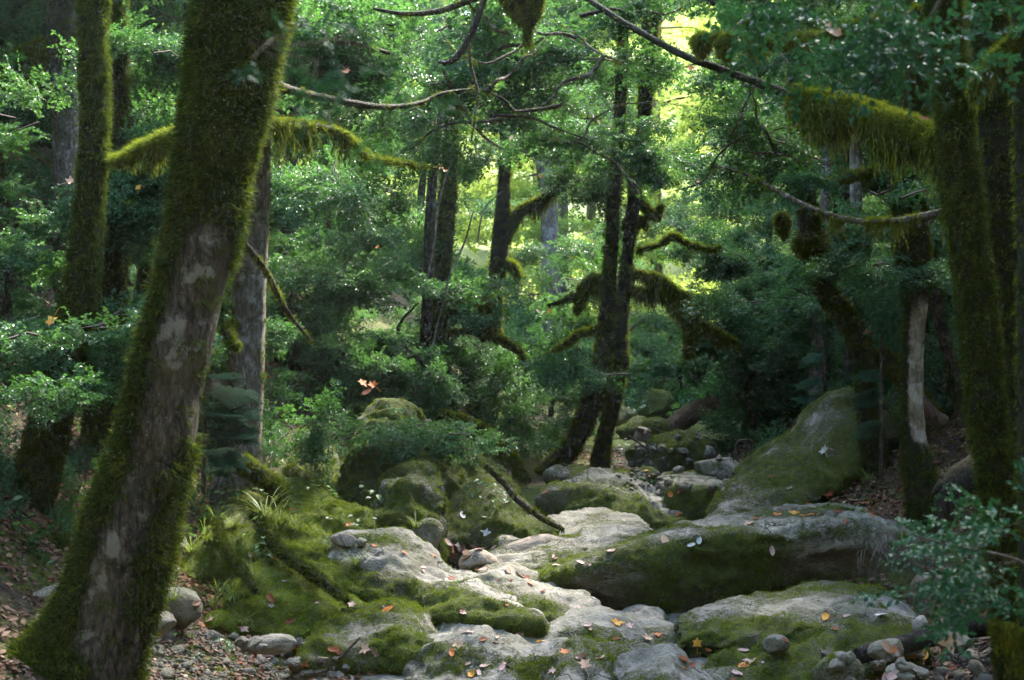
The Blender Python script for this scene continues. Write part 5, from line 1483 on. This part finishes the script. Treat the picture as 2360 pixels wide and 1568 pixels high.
spec3 = [(780, 515, 90, 'lobed', 'orange'), (885, 512, 110, 'lobed', 'yellow'), (1100, 378, 90, 'oval', 'rust'), (1270, 430, 130, 'lobed', 'tan'), (1380, 520, 70, 'oval', 'orange'), (265, 1340, 90, 'lobed', 'yellow'), (340, 1372, 50, 'oval', 'orange'),
    (570, 1480, 110, 'oval', 'orange'), (590, 1445, 100, 'lobed', 'pinkish'), (560, 1385, 80, 'oval', 'pinkish'), (825, 1315, 55, 'oval', 'rust'), (1140, 1240, 70, 'lobed', 'rust'), (1080, 1170, 90, 'oval', 'yellow'), (1220, 1160, 55, 'oval', 'pinkish'),
    (1440, 1158, 95, 'oval', 'silvery'), (1870, 1340, 190, 'lobed', 'tan'), (1700, 1395, 120, 'oval', 'yellow'), (1390, 1440, 100, 'lobed', 'yellow'), (1430, 1480, 110, 'lobed', 'rust'), (1350, 1420, 90, 'lobed', 'rust'), (740, 745, 70, 'oval', 'pinkish'),
    (735, 275, 40, 'oval', 'rust'), (1080, 110, 100, 'lobed', 'silvery'), (855, 345, 40, 'oval', 'pinkish'), (20, 1285, 80, 'lobed', 'orange'), (185, 1495, 60, 'lobed', 'yellow'), (230, 1475, 70, 'oval', 'rust'), (520, 1530, 100, 'oval', 'pinkish'), (180, 1435, 90, 'oval', 'rust'),
    (1050, 510, 50, 'oval', 'tan'), (1160, 500, 70, 'oval', 'rust'), (990, 515, 60, 'oval', 'orange'), (1000, 470, 60, 'oval', 'tan'), (640, 540, 60, 'oval', 'rust'), (600, 570, 90, 'lobed', 'tan'), (280, 680, 70, 'oval', 'silvery'), (230, 710, 60, 'oval', 'silvery'), (60, 680, 90, 'oval', 'tan'),
    (1880, 1150, 90, 'lobed', 'pinkish'), (1920, 1075, 70, 'oval', 'rust'), (1900, 1500, 110, 'lobed', 'rust'), (1520, 1540, 110, 'oval', 'pinkish'), (2000, 1540, 100, 'oval', 'tan'), (2130, 1390, 90, 'oval', 'pinkish'), (1800, 1530, 90, 'oval', 'rust'), (2040, 1460, 90, 'oval', 'brown'), (2160, 1500, 100, 'lobed', 'rust')]
spec1 = [(1700, 790, 90, 'oval', 'rust'), (1750, 800, 70, 'oval', 'rust'), (1840, 1190, 70, 'oval', 'rust'), (1550, 1235, 110, 'lobed', 'pinkish'), (1425, 1405, 90, 'lobed', 'tan'), (1280, 1225, 90, 'lobed', 'orange'), (1130, 1345, 85, 'oval', 'orange'), (1070, 1400, 80, 'oval', 'rust'),
    (1520, 1460, 90, 'oval', 'rust'), (1620, 1360, 90, 'oval', 'rust'), (1580, 1540, 90, 'lobed', 'yellow'), (1470, 820, 50, 'oval', 'tan'), (1810, 940, 40, 'oval', 'pinkish'), (2020, 1080, 50, 'oval', 'pinkish'), (1725, 1050, 80, 'oval', 'rust'), (1720, 1090, 60, 'lobed', 'silvery'), (1800, 755, 70, 'oval', 'tan'),
    (490, 670, 80, 'lobed', 'rust'), (330, 930, 80, 'lobed', 'rust'), (1500, 440, 60, 'oval', 'rust'), (1560, 415, 70, 'oval', 'yellow'), (1860, 480, 50, 'oval', 'orange'), (1040, 1505, 80, 'oval', 'pinkish'), (1720, 1430, 90, 'oval', 'pinkish'), (1330, 1190, 90, 'lobed', 'tan'), (1360, 1360, 70, 'oval', 'pinkish'),
    (2150, 1380, 70, 'oval', 'rust'), (2060, 1430, 80, 'oval', 'tan'), (1160, 1480, 100, 'lobed', 'brown'), (1250, 1080, 70, 'oval', 'brown'), (1250, 990, 60, 'oval', 'brown'), (410, 420, 90, 'lobed', 'rust')]
for sp, x0, wh in ((spec1, 0, 'on the mossy left bank'), (spec2, 700, 'on the pale rocks of the stream bed'), (spec3, 1600, 'on the right side of the stream bed')):
    for zx, zy, sz, shp, col in sp:
        px, py = crop_px(x0, 1060, K, zx, zy)
        drop_leaf(px, py, sz * K * .944, shp, col, wh)
# leaf heap in the hollow beside the pinkish boulder
for _ in range(20):
    px, py = random.gauss(1062, 26), random.gauss(1268, 12)
    drop_leaf(px, py, random.uniform(18, 32), 'oval', random.choice(['rust', 'brown', 'brown', 'pinkish']), 'in the heap beside the pinkish boulder')
for _ in range(18):
    drop_leaf(random.uniform(1980, 2340), random.uniform(1490, 1566), random.uniform(24, 44), random.choice(['oval', 'lobed']), random.choice(['rust', 'brown', 'tan', 'pinkish', 'orange']), 'among the stones of the right corner')
for _ in range(14):
    drop_leaf(random.uniform(330, 760), random.uniform(1470, 1566), random.uniform(20, 38), random.choice(['oval', 'oval', 'lobed']), random.choice(['rust', 'brown', 'tan', 'pinkish', 'orange']), 'among the stones of the left corner')
for _ in range(16):
    drop_leaf(random.uniform(1480, 2080), random.uniform(1130, 1215), random.uniform(12, 24), 'oval', random.choice(['rust', 'brown', 'tan', 'pinkish', 'orange']), 'along the path of litter on the right bank')
for _ in range(5):
    drop_leaf(random.uniform(1440, 1640), random.uniform(1080, 1140), random.uniform(10, 18), 'oval', random.choice(['rust', 'orange', 'tan', 'yellow']), 'among the boulders upstream')
# dead leaves caught on twigs
for px, py, y, sz, shp, col, wh in [(160, 420, 10.2, 34, 'lobed', 'tan', 'caught on twigs left of the slanting trunk'), (797, 165, 10, 32, 'lobed', 'rust', 'dangling above the bare bough at upper left'), (838, 885, 12.2, 34, 'lobed', 'orange', 'of the dangling bunch left of the thin pale stem'),
        (862, 890, 12.2, 34, 'lobed', 'orange', 'of the dangling bunch left of the thin pale stem'), (846, 905, 13, 28, 'oval', 'rust', 'of the dangling bunch left of the thin pale stem'), (1020, 392, 15.8, 26, 'oval', 'orange', 'stuck to the thin pale stem'),
        (1920, 72, 4.6, 56, 'oval', 'tan', 'caught in the bough at the top right'), (1590, 158, 10, 28, 'lobed', 'orange', 'under the long bare bough'), (122, 738, 9.4, 42, 'lobed', 'yellow', 'caught on the boughs at the left edge'), (320, 435, 10.8, 24, 'lobed', 'yellow', 'caught right of the slanting trunk'),
        (1282, 395, 17.5, 20, 'lobed', 'orange', 'above the thick reaching arm'), (1245, 408, 17.5, 18, 'oval', 'orange', 'above the thick reaching arm'), (1610, 422, 13, 34, 'oval', 'rust', 'caught in front of the bright gap'), (2000, 765, 12.8, 22, 'oval', 'orange', 'stuck to the crooked tree'),
        (1705, 295, 12, 12, 'oval', 'orange', 'below the mossy bough'), (1268, 720, 16.5, 22, 'lobed', 'yellow', 'on a twig left of the twin tree'), (1240, 718, 16.5, 16, 'oval', 'tan', 'on a twig left of the twin tree'), (1000, 285, 14, 26, 'lobed', 'tan', 'hanging left of the top centre'), (1158, 245, 14, 22, 'oval', 'orange', 'hanging at the top centre'),
        (1180, 318, 14, 20, 'oval', 'tan', 'hanging over the forked trunk'), (870, 570, 14, 12, 'oval', 'orange', 'on the box leaves of the left slope'), (1870, 118, 8, 14, 'oval', 'rust', 'above the mossy bough'), (2130, 275, 8.3, 30, 'oval', 'rust', 'stuck on the moss beside the shaggy trunk')]:
    drop_leaf(px, py, sz, shp, col, wh, (Vector(P(px, py, y)), Vector((random.uniform(-.4, .4), -1, .2))))

# ------------------------------------------------------------------ loose stones and gravel
STONES = []
for k in range(7):
    v, f = stone_shape((1, RNG.uniform(.6, .9), RNG.uniform(.45, .7)), 400 + k, 3, .24, 9)
    STONES.append(make_mesh('stone', v, f, M_STONE, {'moss': .05 + .35 * fbm(v * 1.5 + k, 3), 'damp': .15 + .3 * fbm(v * 2 + k, 2)}))
def small_stone(px, py, wpx, label, group, mesh=None):
    h, n = cast(px, py)
    if h is None: return
    s = wpx / F * h[1] / 2
    o = link('stone', mesh or random.choice(STONES), None, (h[0], h[1], h[2] + s * .22))
    o.rotation_euler = (random.gauss(0, .25), random.gauss(0, .25), random.uniform(0, 6.28))
    o.scale = (s, s * random.uniform(.8, 1.1), s * random.uniform(.8, 1.15))
    tag(o, label, 'stone', group)
for _ in range(95):
    px = random.uniform(300, 800); py = random.uniform(1470, 1585) if px < 700 else random.uniform(1520, 1585)
    small_stone(px, py, random.choice([14, 18, 22, 26, 30, 38, 46]), 'small grey stone bedded in the leaf litter of the left corner', 'stones of the left corner')
for _ in range(70):
    px = random.uniform(1900, 2370); py = random.uniform(1500, 1585)
    small_stone(px, py, random.choice([16, 20, 26, 32, 44, 56]), 'small grey stone among wet leaves in the right corner', 'stones of the right corner')
for _ in range(60):
    t = random.random()
    small_stone(1500 - 40 * t + random.gauss(0, 16), 1030 + 100 * t, random.uniform(8, 18), 'pale pebble of the gravel strip between the upstream boulders', 'pebbles of the upstream gravel strip')
for _ in range(46):
    small_stone(random.uniform(1420, 1700), random.uniform(990, 1145), random.uniform(12, 38), 'mossy cobble among the boulders of the upper stream bed', 'cobbles of the upper stream bed')

def scatter_down(name, n, xf, yf, s0, s1, sources, wfun=None, nz=.6, lift=0.0):
    pts, nn = [], []
    for _ in range(n):
        h, m = down(xf(), yf(), 4.5)
        if h is None: continue
        pts.append(h[:]); nn.append(m[:])
    pts, nn = np.array(pts), np.array(nn)
    nn = norm(nn + np.array((0, 0, nz)) + RNG.normal(0, .2, nn.shape))
    dn = RNG.normal(0, 1, nn.shape)
    X, Y, Z = basis_normal(nn, dn)
    o = scatter_obj(name, pts + nn * lift, frames_to_euler(X, Y, Z), RNG.uniform(s0, s1, len(pts)), sources)
    return o
u = random.uniform
o = scatter_down('leaf_litter', 2600, lambda: u(-4.5, -1.0), lambda: u(7.5, 13), .05, .11, SRC_LITTER, lift=.004); tag(o, 'brown leaf litter covering the soil of the left bank')
o = scatter_down('leaf_litter', 3200, lambda: u(1.9, 5.2), lambda: u(7.8, 15), .05, .11, SRC_LITTER, lift=.004); tag(o, 'brown leaf litter covering the soil of the right bank')
o = scatter_down('leaf_litter', 3000, lambda: u(-9, -2.5), lambda: u(12, 22), .08, .16, SRC_LITTER, lift=.005); tag(o, 'brown leaf litter on the left slope under the box trees')
o = scatter_down('leaf_litter', 1500, lambda: u(.6, 3.8), lambda: u(14, 20), .05, .1, SRC_LITTER, lift=.005); tag(o, 'leaf scraps between the boulders upstream')
def undergrowth(label, n, xf, yf, s0, s1, name='undergrowth'):
    pts, fw = [], []
    for _ in range(n):
        h, m = down(xf(), yf(), 30)
        if h is None: continue
        pts.append((h[0], h[1], h[2] - .03)); fw.append((RNG.normal(0, .8), RNG.normal(0, .8), .75 + RNG.normal(0, .3)))
    X, Y, Z = basis_from(np.array(fw), np.array((0, 0, .4)) + RNG.normal(0, .5, (len(pts), 3)))
    tag(scatter_obj(name, np.array(pts), frames_to_euler(X, Y, Z), RNG.uniform(s0, s1, len(pts)), SRC_BOX), label)
undergrowth('low green undergrowth covering the left slope under the box trees', 2600, lambda: u(-11, -2.2), lambda: u(12.4, 30), .3, .6)
undergrowth('low green undergrowth covering the right slope under the box trees', 2000, lambda: u(3.7, 11), lambda: u(13.5, 30), .3, .6)
undergrowth('low leafy cover round the feet of the left edge trunks', 420, lambda: u(-4.8, -2.55), lambda: u(9.2, 12.6), .14, .28)
undergrowth('low green undergrowth across the head of the ravine', 2400, lambda: u(-14, 16), lambda: u(22, 44), .5, .9)
GRAVEL = []
for k in range(3):
    vs, fs, off = [], [], 0
    for q in range(9):
        v, f = stone_shape((.16, .13, .1), 500 + k * 20 + q, 1, .15, 4)
        a = RNG.uniform(-.7, .7, 2)
        vs.append(v + np.array((a[0], a[1], .02))); fs.append(f + off); off += len(v)
    v = np.concatenate(vs)
    me = make_mesh('gravel_source', v, np.concatenate(fs), M_STONE, {'moss': 0 * v[:, 0] - .2, 'damp': .2 * RNG.random(len(v))})
    GRAVEL.append(bpy.data.objects.new('gravel_source', me))
for lab, n, xf, yf in (('grey gravel between the stones of the left corner', 700, lambda: u(-2.6, -1.0), lambda: u(8.0, 9.6)), ('grey gravel between the stones of the right corner', 600, lambda: u(1.9, 3.6), lambda: u(7.9, 9.4)), ('pale gravel strip between the upstream boulders', 800, lambda: u(1.2, 2.3), lambda: u(14.6, 20))):
    o = scatter_down('gravel', n, xf, yf, .06, .13, GRAVEL); tag(o, lab)
o = scatter_down('ground_moss', 5000, lambda: u(-3.6, -1.2), lambda: u(8.8, 12.4), .016, .03, SRC_CARPET); tag(o, 'short green moss carpet over the left bank')
o = scatter_down('ground_moss', 3000, lambda: u(2.2, 4.4), lambda: u(9.6, 14), .016, .03, SRC_CARPET); tag(o, 'short dark moss carpet over the right bank')

# ------------------------------------------------------------------ grass tufts, herbs, ferns, fir saplings
GRASS = []
for k in range(4):
    v, f, lr = grass_tuft(k, M_GRASS)
    GRASS.append(make_mesh('grass_tuft', v, f, M_GRASS, {'lr': lr}, smooth=False))
def grass(px, py, hpx, label, group='grass tufts on the banks'):
    h, n = cast(px, py)
    if h is None: return
    s = 1.35 * hpx / F * h[1]
    o = link('grass_tuft', random.choice(GRASS), None, h)
    o.scale = (s, s, s); o.rotation_euler = (0, 0, random.uniform(0, 6.28))
    tag(o, label, 'grass tuft', group)
for q in [(470, 1225, 70), (500, 1200, 75), (535, 1215, 60), (610, 1195, 95), (645, 1205, 80), (505, 1370, 90), (535, 1385, 80), (490, 1400, 60), (585, 1345, 70), (560, 1440, 60), (590, 1450, 50), (665, 1075, 45), (700, 1085, 40), (400, 1380, 70), (820, 1300, 55), (760, 1260, 50), (440, 1270, 60), (680, 1220, 60)]:
    grass(q[0], q[1], q[2], 'arching green grass tuft growing from the moss of the left bank')
for q in [(2000, 1110, 60), (2060, 1265, 60), (1890, 1185, 30), (2140, 1060, 60), (2080, 1240, 55), (1950, 1100, 40), (2190, 1110, 60)]:
    grass(q[0], q[1], q[2], 'dark green grass tuft growing on the right bank')
for q in [(960, 1215, 50), (1015, 1120, 30), (1240, 1060, 40), (1270, 1040, 40)]:
    grass(q[0], q[1], q[2], 'small grass tuft hanging on the mossy rocks left of the pool')

def herb_mesh(k, n=9, L=.30, W=.24):
    r = random.Random(1500 + k)
    v, f, lr = [], [], []
    for i in range(n):
        a = r.uniform(0, 6.28); rad = r.uniform(.1, .6); z = r.uniform(.25, .9)
        tip = (rad * math.cos(a), rad * math.sin(a), z)
        blade_rows(v, f, lr, (0, 0, -.05), tip, math.sqrt(rad ** 2 + z ** 2), .012, (0, 0, 0), 2, 0)
        leaf_kite(v, f, lr, tip, (math.cos(a), math.sin(a), r.uniform(-.4, .2)), (r.uniform(-.3, .3), r.uniform(-.3, .3), 1), L * r.uniform(.7, 1.2), W * r.uniform(.8, 1.2), r.random(), .2, True)
    return make_mesh('herb', v, f, M_HERB, {'lr': lr}, smooth=False)
HERB = [herb_mesh(k, 8 + 2 * k) for k in range(4)]
def herb(px, py, hpx, label):
    h, n = cast(px, py)
    if h is None: return
    s = hpx / F * h[1]
    o = link('herb', random.choice(HERB), None, h)
    o.scale = (s, s, s); o.rotation_euler = (random.gauss(0, .2) + .3, random.gauss(0, .2), random.uniform(0, 6.28))
    tag(o, label, 'plant', 'small leafy herbs')
for q in [(590, 1240, 60), (620, 1290, 55), (640, 1310, 45), (455, 1245, 40), (500, 1170, 60), (540, 1150, 55), (600, 1170, 50), (690, 1150, 60), (740, 1170, 60), (770, 1215, 45), (830, 1215, 45), (880, 1250, 40), (560, 1270, 40), (470, 1320, 45), (420, 1500, 50), (470, 1520, 40), (520, 1500, 40), (860, 1170, 60), (780, 1100, 60), (820, 1050, 60)]:
    herb(q[0], q[1], q[2], 'small green herb with rounded leaves on the left bank')
for q in [(180, 1365, 90), (150, 1390, 70), (210, 1260, 60), (40, 1260, 80), (20, 1200, 70), (180, 1300, 60)]:
    herb(q[0], q[1], q[2], 'broad leaved green plant at the foot of the left edge trunks')
for q in [(1130, 1180, 40), (1150, 1150, 40), (1100, 1140, 40), (1180, 1170, 30), (1240, 1235, 24)]:
    herb(q[0], q[1], q[2], 'ivy like sprig on the dark mossy rock slope')
for q in [(1985, 1205, 55), (2050, 1150, 30), (1920, 1230, 24), (2160, 1230, 40), (1560, 1120, 30), (1420, 1080, 40), (1440, 1050, 40), (1480, 1115, 30)]:
    herb(q[0], q[1], q[2], 'small green herb rooted between rocks')

def fir_sapling(label, px, py, y, hpx, rows):
    p = P(px, py, y)
    root = link('fir_sapling', None, None, p)
    tag(root, label, 'sapling')
    c = np.array([P(px, py + 30, y), P(px, py - hpx * .5, y), P(px, py - hpx, y)])
    V, D, cc, rr = sweep(c, np.array((.02, .014, .005)), 8, .05, 3)
    trunk_part('stem', V, M_BARK, np.zeros(V.shape[:2]), root, p)
    pts, fw, up, sz = [], [], [], []
    for qx, qy, dx, dz, s, n in rows:
        for _ in range(n):
            pts.append(P(qx + RNG.normal(0, 5), qy + RNG.normal(0, 5), y + RNG.normal(0, .06)))
            fw.append((dx + RNG.normal(0, .1), RNG.normal(-.2, .4), dz + RNG.normal(0, .08))); up.append((RNG.normal(0, .2), -.25 + RNG.normal(0, .2), 1)); sz.append(s * RNG.uniform(.85, 1.15))
    X, Y, Z = basis_from(np.array(fw), np.array(up))
    scatter_obj('foliage', np.array(pts), frames_to_euler(X, Y, Z), np.array(sz), SRC_FIR, root, p)
fir_sapling('young fir with flat needle sprays beside the big leaning trunk', 470, 1110, 10.6, 300,
    [(470, 870, 1, .1, .36, 2), (470, 905, 1, .05, .42, 2), (470, 950, 1, -.05, .46, 3), (470, 1000, 1, -.15, .40, 2), (470, 1040, 1, -.2, .38, 2), (470, 1070, .9, -.3, .3, 2), (470, 930, -.6, 0, .3, 3), (470, 840, .2, .9, .25, 1)])
fir_sapling('young fir with dark needle sprays left of the white barked trunk', 2030, 1080, 12.2, 330,
    [(2030, 850, -.8, -.2, .26, 2), (2030, 900, -.9, -.25, .30, 2), (2030, 940, .8, -.3, .24, 1), (2030, 980, -.9, -.35, .30, 2), (2030, 820, .1, .9, .2, 1)])
fir_sapling('young fir in the shade at the foot of the right slope', 1900, 1010, 15.5, 260, [(1900, 820, -.9, -.3, .3, 2), (1900, 870, -.9, -.3, .36, 2), (1900, 920, -.9, -.35, .4, 2), (1900, 900, .8, -.35, .3, 2), (1900, 780, .1, .9, .25, 1)])

# ------------------------------------------------------------------ dead wood
def dead_wood(name, label, cat, pts, y, mat, moss=.1, nseg=14, amp=.14, seed=0, parts=(), tufts=0):
    c, r = px_line(pts, y)
    base = c[0].copy()
    V, D, cc, rr = sweep(c, r, nseg, amp, seed, ridges=.06)
    # close the ends with a broken, recessed cap
    V = np.concatenate([np.repeat(V[:1].mean(1, keepdims=True) + (V[1:2].mean(1, keepdims=True) - V[:1].mean(1, keepdims=True)) * .5, V.shape[1], 1), V, np.repeat(V[-1:].mean(1, keepdims=True), V.shape[1], 1)])
    f = grid_faces(V.shape[0], V.shape[1], True)
    ms = moss + .4 * fbm(V * 3 + seed, 3)
    o = link(name, make_mesh(name, V - base, f[:, ::-1], mat, {'moss': ms}), None, base)
    tag(o, label, cat)
    if tufts: tuft_on(V[1:-1], D, ms[1:-1], tufts, o, base, .025, .045)
    for k, pp in enumerate(parts):
        cpt, rp = px_line(pp, y)
        V2, D2, _, _ = sweep(cpt, rp, 8, .12, seed + k)
        trunk_part('stub', V2, mat, moss + .3 * fbm(V2 * 3, 2), o, base)
    return o
dead_wood('fallen_log', 'black rotting log lying among the stones in the right corner', 'log', [(1975, 1512, 34, 8.75), (2030, 1500, 42, 8.8), (2110, 1478, 46, 8.85), (2200, 1455, 46, 8.9), (2290, 1440, 44, 8.95), (2400, 1425, 40, 9.0)], 8.8, M_BARKD, -.2, seed=3)
dead_wood('root', 'gnarled grey root curling out of the bank below the hanging rootlets', 'root', [(2140, 1418, 30, 9.6), (2112, 1372, 34, 9.6), (2130, 1340, 36, 9.65), (2190, 1345, 30, 9.7), (2270, 1340, 30, 9.7), (2360, 1320, 30, 9.8)], 9.6, M_BARKG, .0, seed=4, amp=.2)
dead_wood('root', 'pale grey root slanting up above the black log', 'root', [(2170, 1448, 34, 9.1), (2220, 1420, 34, 9.15), (2290, 1375, 32, 9.2), (2370, 1330, 30, 9.3)], 9.1, M_BARKG, .1, seed=5, amp=.2)
dead_wood('rotten_stump', 'black hollow rotten stump arching under the shaggy trunk', 'stump', [(2168, 1235, 34, 9.4), (2180, 1165, 60, 9.4), (2225, 1105, 86, 9.45), (2290, 1070, 96, 9.5), (2370, 1050, 100, 9.6)], 9.4, M_BARKD, -.1, 18, .22, 6,
    parts=[[(2265, 1090, 70), (2275, 1150, 50), (2262, 1230, 40)], [(2200, 1130, 40), (2170, 1120, 26), (2150, 1140, 10)], [(2340, 1080, 80), (2330, 1160, 60), (2350, 1250, 60)]])
dead_wood('fallen_branch', 'thin mossy fallen branch slanting down the dark rock slope into the pool', 'branch', [(1120, 1075, 16, 12.6), (1160, 1112, 16, 12.5), (1196, 1155, 16, 12.4), (1254, 1198, 14, 12.3), (1300, 1222, 10, 12.3)], 12.4, M_BARK, .6, 8, .12, 7, tufts=60)
dead_wood('broken_log', 'reddish broken log end sticking out upstream above the boulders', 'log', [(1540, 1000, 30, 19.5), (1560, 978, 44, 19.6), (1595, 955, 50, 19.9), (1640, 935, 46, 20.3)], 19.6, M_BARKR, -.3, 16, .2, 8, parts=[[(1550, 1010, 6), (1580, 1000, 5), (1610, 1002, 3)], [(1545, 1015, 5), (1560, 990, 6), (1590, 985, 4)], [(1535, 1005, 5), (1500, 985, 3), (1480, 975, 2)]])
dead_wood('fallen_log', 'black log lying across the far end of the stream bed', 'log', [(1480, 895, 16, 28), (1520, 885, 24, 28), (1560, 884, 24, 28), (1610, 880, 20, 28)], 28, M_BARKD, -.3, seed=9)
dead_wood('fallen_log', 'dark log half buried at the foot of the right shrubs', 'log', [(1850, 1060, 30, 14.8), (1900, 1048, 36, 14.9), (1950, 1042, 36, 15)], 14.8, M_BARKD, .2, seed=10)
dead_wood('cut_log', 'upper pale barkless log lying behind the foot of the leaning trunk', 'log', [(40, 1402, 34, 8.9), (90, 1380, 36, 8.9), (170, 1345, 36, 9.0), (260, 1310, 36, 9.1)], 8.9, M_BARKW, -.3, seed=11, amp=.06)
dead_wood('cut_log', 'lower pale barkless log lying behind the foot of the leaning trunk', 'log', [(70, 1455, 42, 8.6), (120, 1420, 44, 8.65), (190, 1370, 44, 8.7), (260, 1330, 44, 8.8)], 8.6, M_BARKW, -.3, seed=12, amp=.06)
dead_wood('mossy_log', 'short moss covered log between the slanting trunk and the leaning trunk', 'log', [(70, 1245, 40, 9.6), (120, 1255, 46, 9.6), (180, 1262, 46, 9.7), (260, 1275, 40, 9.7)], 9.6, M_BARK, 1.1, seed=13, tufts=500)
dead_wood('broken_log', 'brown split log leaning behind the white barked trunk', 'log', [(2085, 880, 30, 12.4), (2110, 915, 34, 12.4), (2140, 950, 38, 12.4), (2170, 980, 40, 12.4)], 12.4, M_BARKR, .0, seed=14)
dead_wood('mossy_root', 'long green mossy root running down from the grey trunk to the bright mound', 'root', [(560, 1158, 20, 11.4), (610, 1212, 24, 11.0), (650, 1272, 22, 10.6), (730, 1330, 20, 10.2), (800, 1385, 12, 9.95)], 10.5, M_BARK, 1.2, seed=41, tufts=900)
dead_wood('mossy_root', 'short green mossy root between the grass tufts below the grey trunk', 'root', [(500, 1198, 16, 10.9), (515, 1258, 20, 10.5), (560, 1318, 18, 10.1), (590, 1362, 10, 9.9)], 10.4, M_BARK, 1.2, seed=42, tufts=600)
dead_wood('root', 'long dark root lying on the litter of the right bank', 'root', [(1935, 1240, 10, 12), (1990, 1225, 16, 12), (2040, 1208, 18, 12), (2090, 1190, 14, 12)], 12, M_BARKD, -.1, 8, .2, 15)
for k, pts in enumerate([[(940, 945, 7), (985, 840, 7), (1010, 740, 6), (1035, 640, 5), (1070, 560, 5), (1090, 490, 4)], [(985, 640, 5), (1000, 560, 5), (1010, 480, 4), (1030, 400, 4), (1060, 340, 3)], [(1100, 560, 5), (1110, 500, 4), (1125, 470, 4), (1160, 440, 3)]]):
    dead_wood('sapling_stem', ['long thin pale sapling stem slanting across the mossy trunk left of centre', 'thin pale sapling stem rising beside the thin pale barked stem', 'thin forked sapling stem left of the forked trunk'][k], 'stem', pts, 15.6, M_BARKG, .2, 6, .04, 20 + k)
for k, (pts, y, lab) in enumerate([([(1770, 1060, 4), (1830, 1020, 4), (1890, 985, 4)], 14.5, 'thin dead stick slanting over the dark gully right of the boulders'), ([(1690, 1062, 4), (1700, 1020, 5), (1730, 1015, 4), (1745, 1040, 3)], 14.6, 'curled dead twig over the dark gully'), ([(780, 1520, 6), (810, 1490, 7), (830, 1470, 5)], 9.1, 'short grey stick poking from the moss at the bottom left'),
        ([(1450, 1005, 4), (1490, 1035, 4), (1530, 1075, 4)], 16, 'thin stick leaning by the twin tree'), ([(1500, 985, 4), (1540, 1000, 4), (1590, 1004, 3)], 19.3, 'pale stick lying on the yellow mossy boulder')]):
    dead_wood('stick', lab, 'stick', pts, y, M_TWIG, -.3, 6, .08, 30 + k)

# rootlets hanging from the undercut bank on the right
vv, ff, ll = [], [], []
rr_ = random.Random(5)
b0 = P(2080, 1265, 10.6)
for k in range(120):
    q = P(2080 + rr_.gauss(0, 42), 1262 + rr_.gauss(0, 18), 10.6 + rr_.gauss(0, .06))
    blade_rows(vv, ff, ll, tuple(q - b0), (rr_.uniform(-.5, .5), -.5, rr_.uniform(-.6, .2)), rr_.uniform(.08, .30), .004, (rr_.uniform(-.6, .6), 0, -1.6), 5, .5)
o = link('hanging_roots', make_mesh('hanging_roots', vv, ff, M_TWIG, {'lr': ll}, smooth=False), None, b0)
tag(o, 'tangle of thin brown rootlets hanging over the dark hollow at the right', 'roots')
o['kind'] = 'stuff'

print('instances', N_INST[0], 'objects', len(scene.objects))

# ------------------------------------------------------------------ air
hz = NT('forest_air')
pv = hz.n('ShaderNodeVolumePrincipled')
pv.inputs['Color'].default_value = (0.80, 0.90, 0.95, 1)
pv.inputs['Density'].default_value = 0.0004
pv.inputs['Anisotropy'].default_value = 0.35
hz.l(pv.outputs[0], hz.out.inputs['Volume'])
x0, x1, y0, y1, z0, z1 = -95, 95, -30, 145, -6, 75
hv = [(x, y, z) for z in (z0, z1) for y in (y0, y1) for x in (x0, x1)]
hf = [(0, 2, 3, 1), (4, 5, 7, 6), (0, 1, 5, 4), (2, 6, 7, 3), (0, 4, 6, 2), (1, 3, 7, 5)]
haze = link('haze', make_mesh('haze', hv, hf, hz.m, smooth=False))
tag(haze, 'pale misty air filling the ravine', None, None, 'stuff')
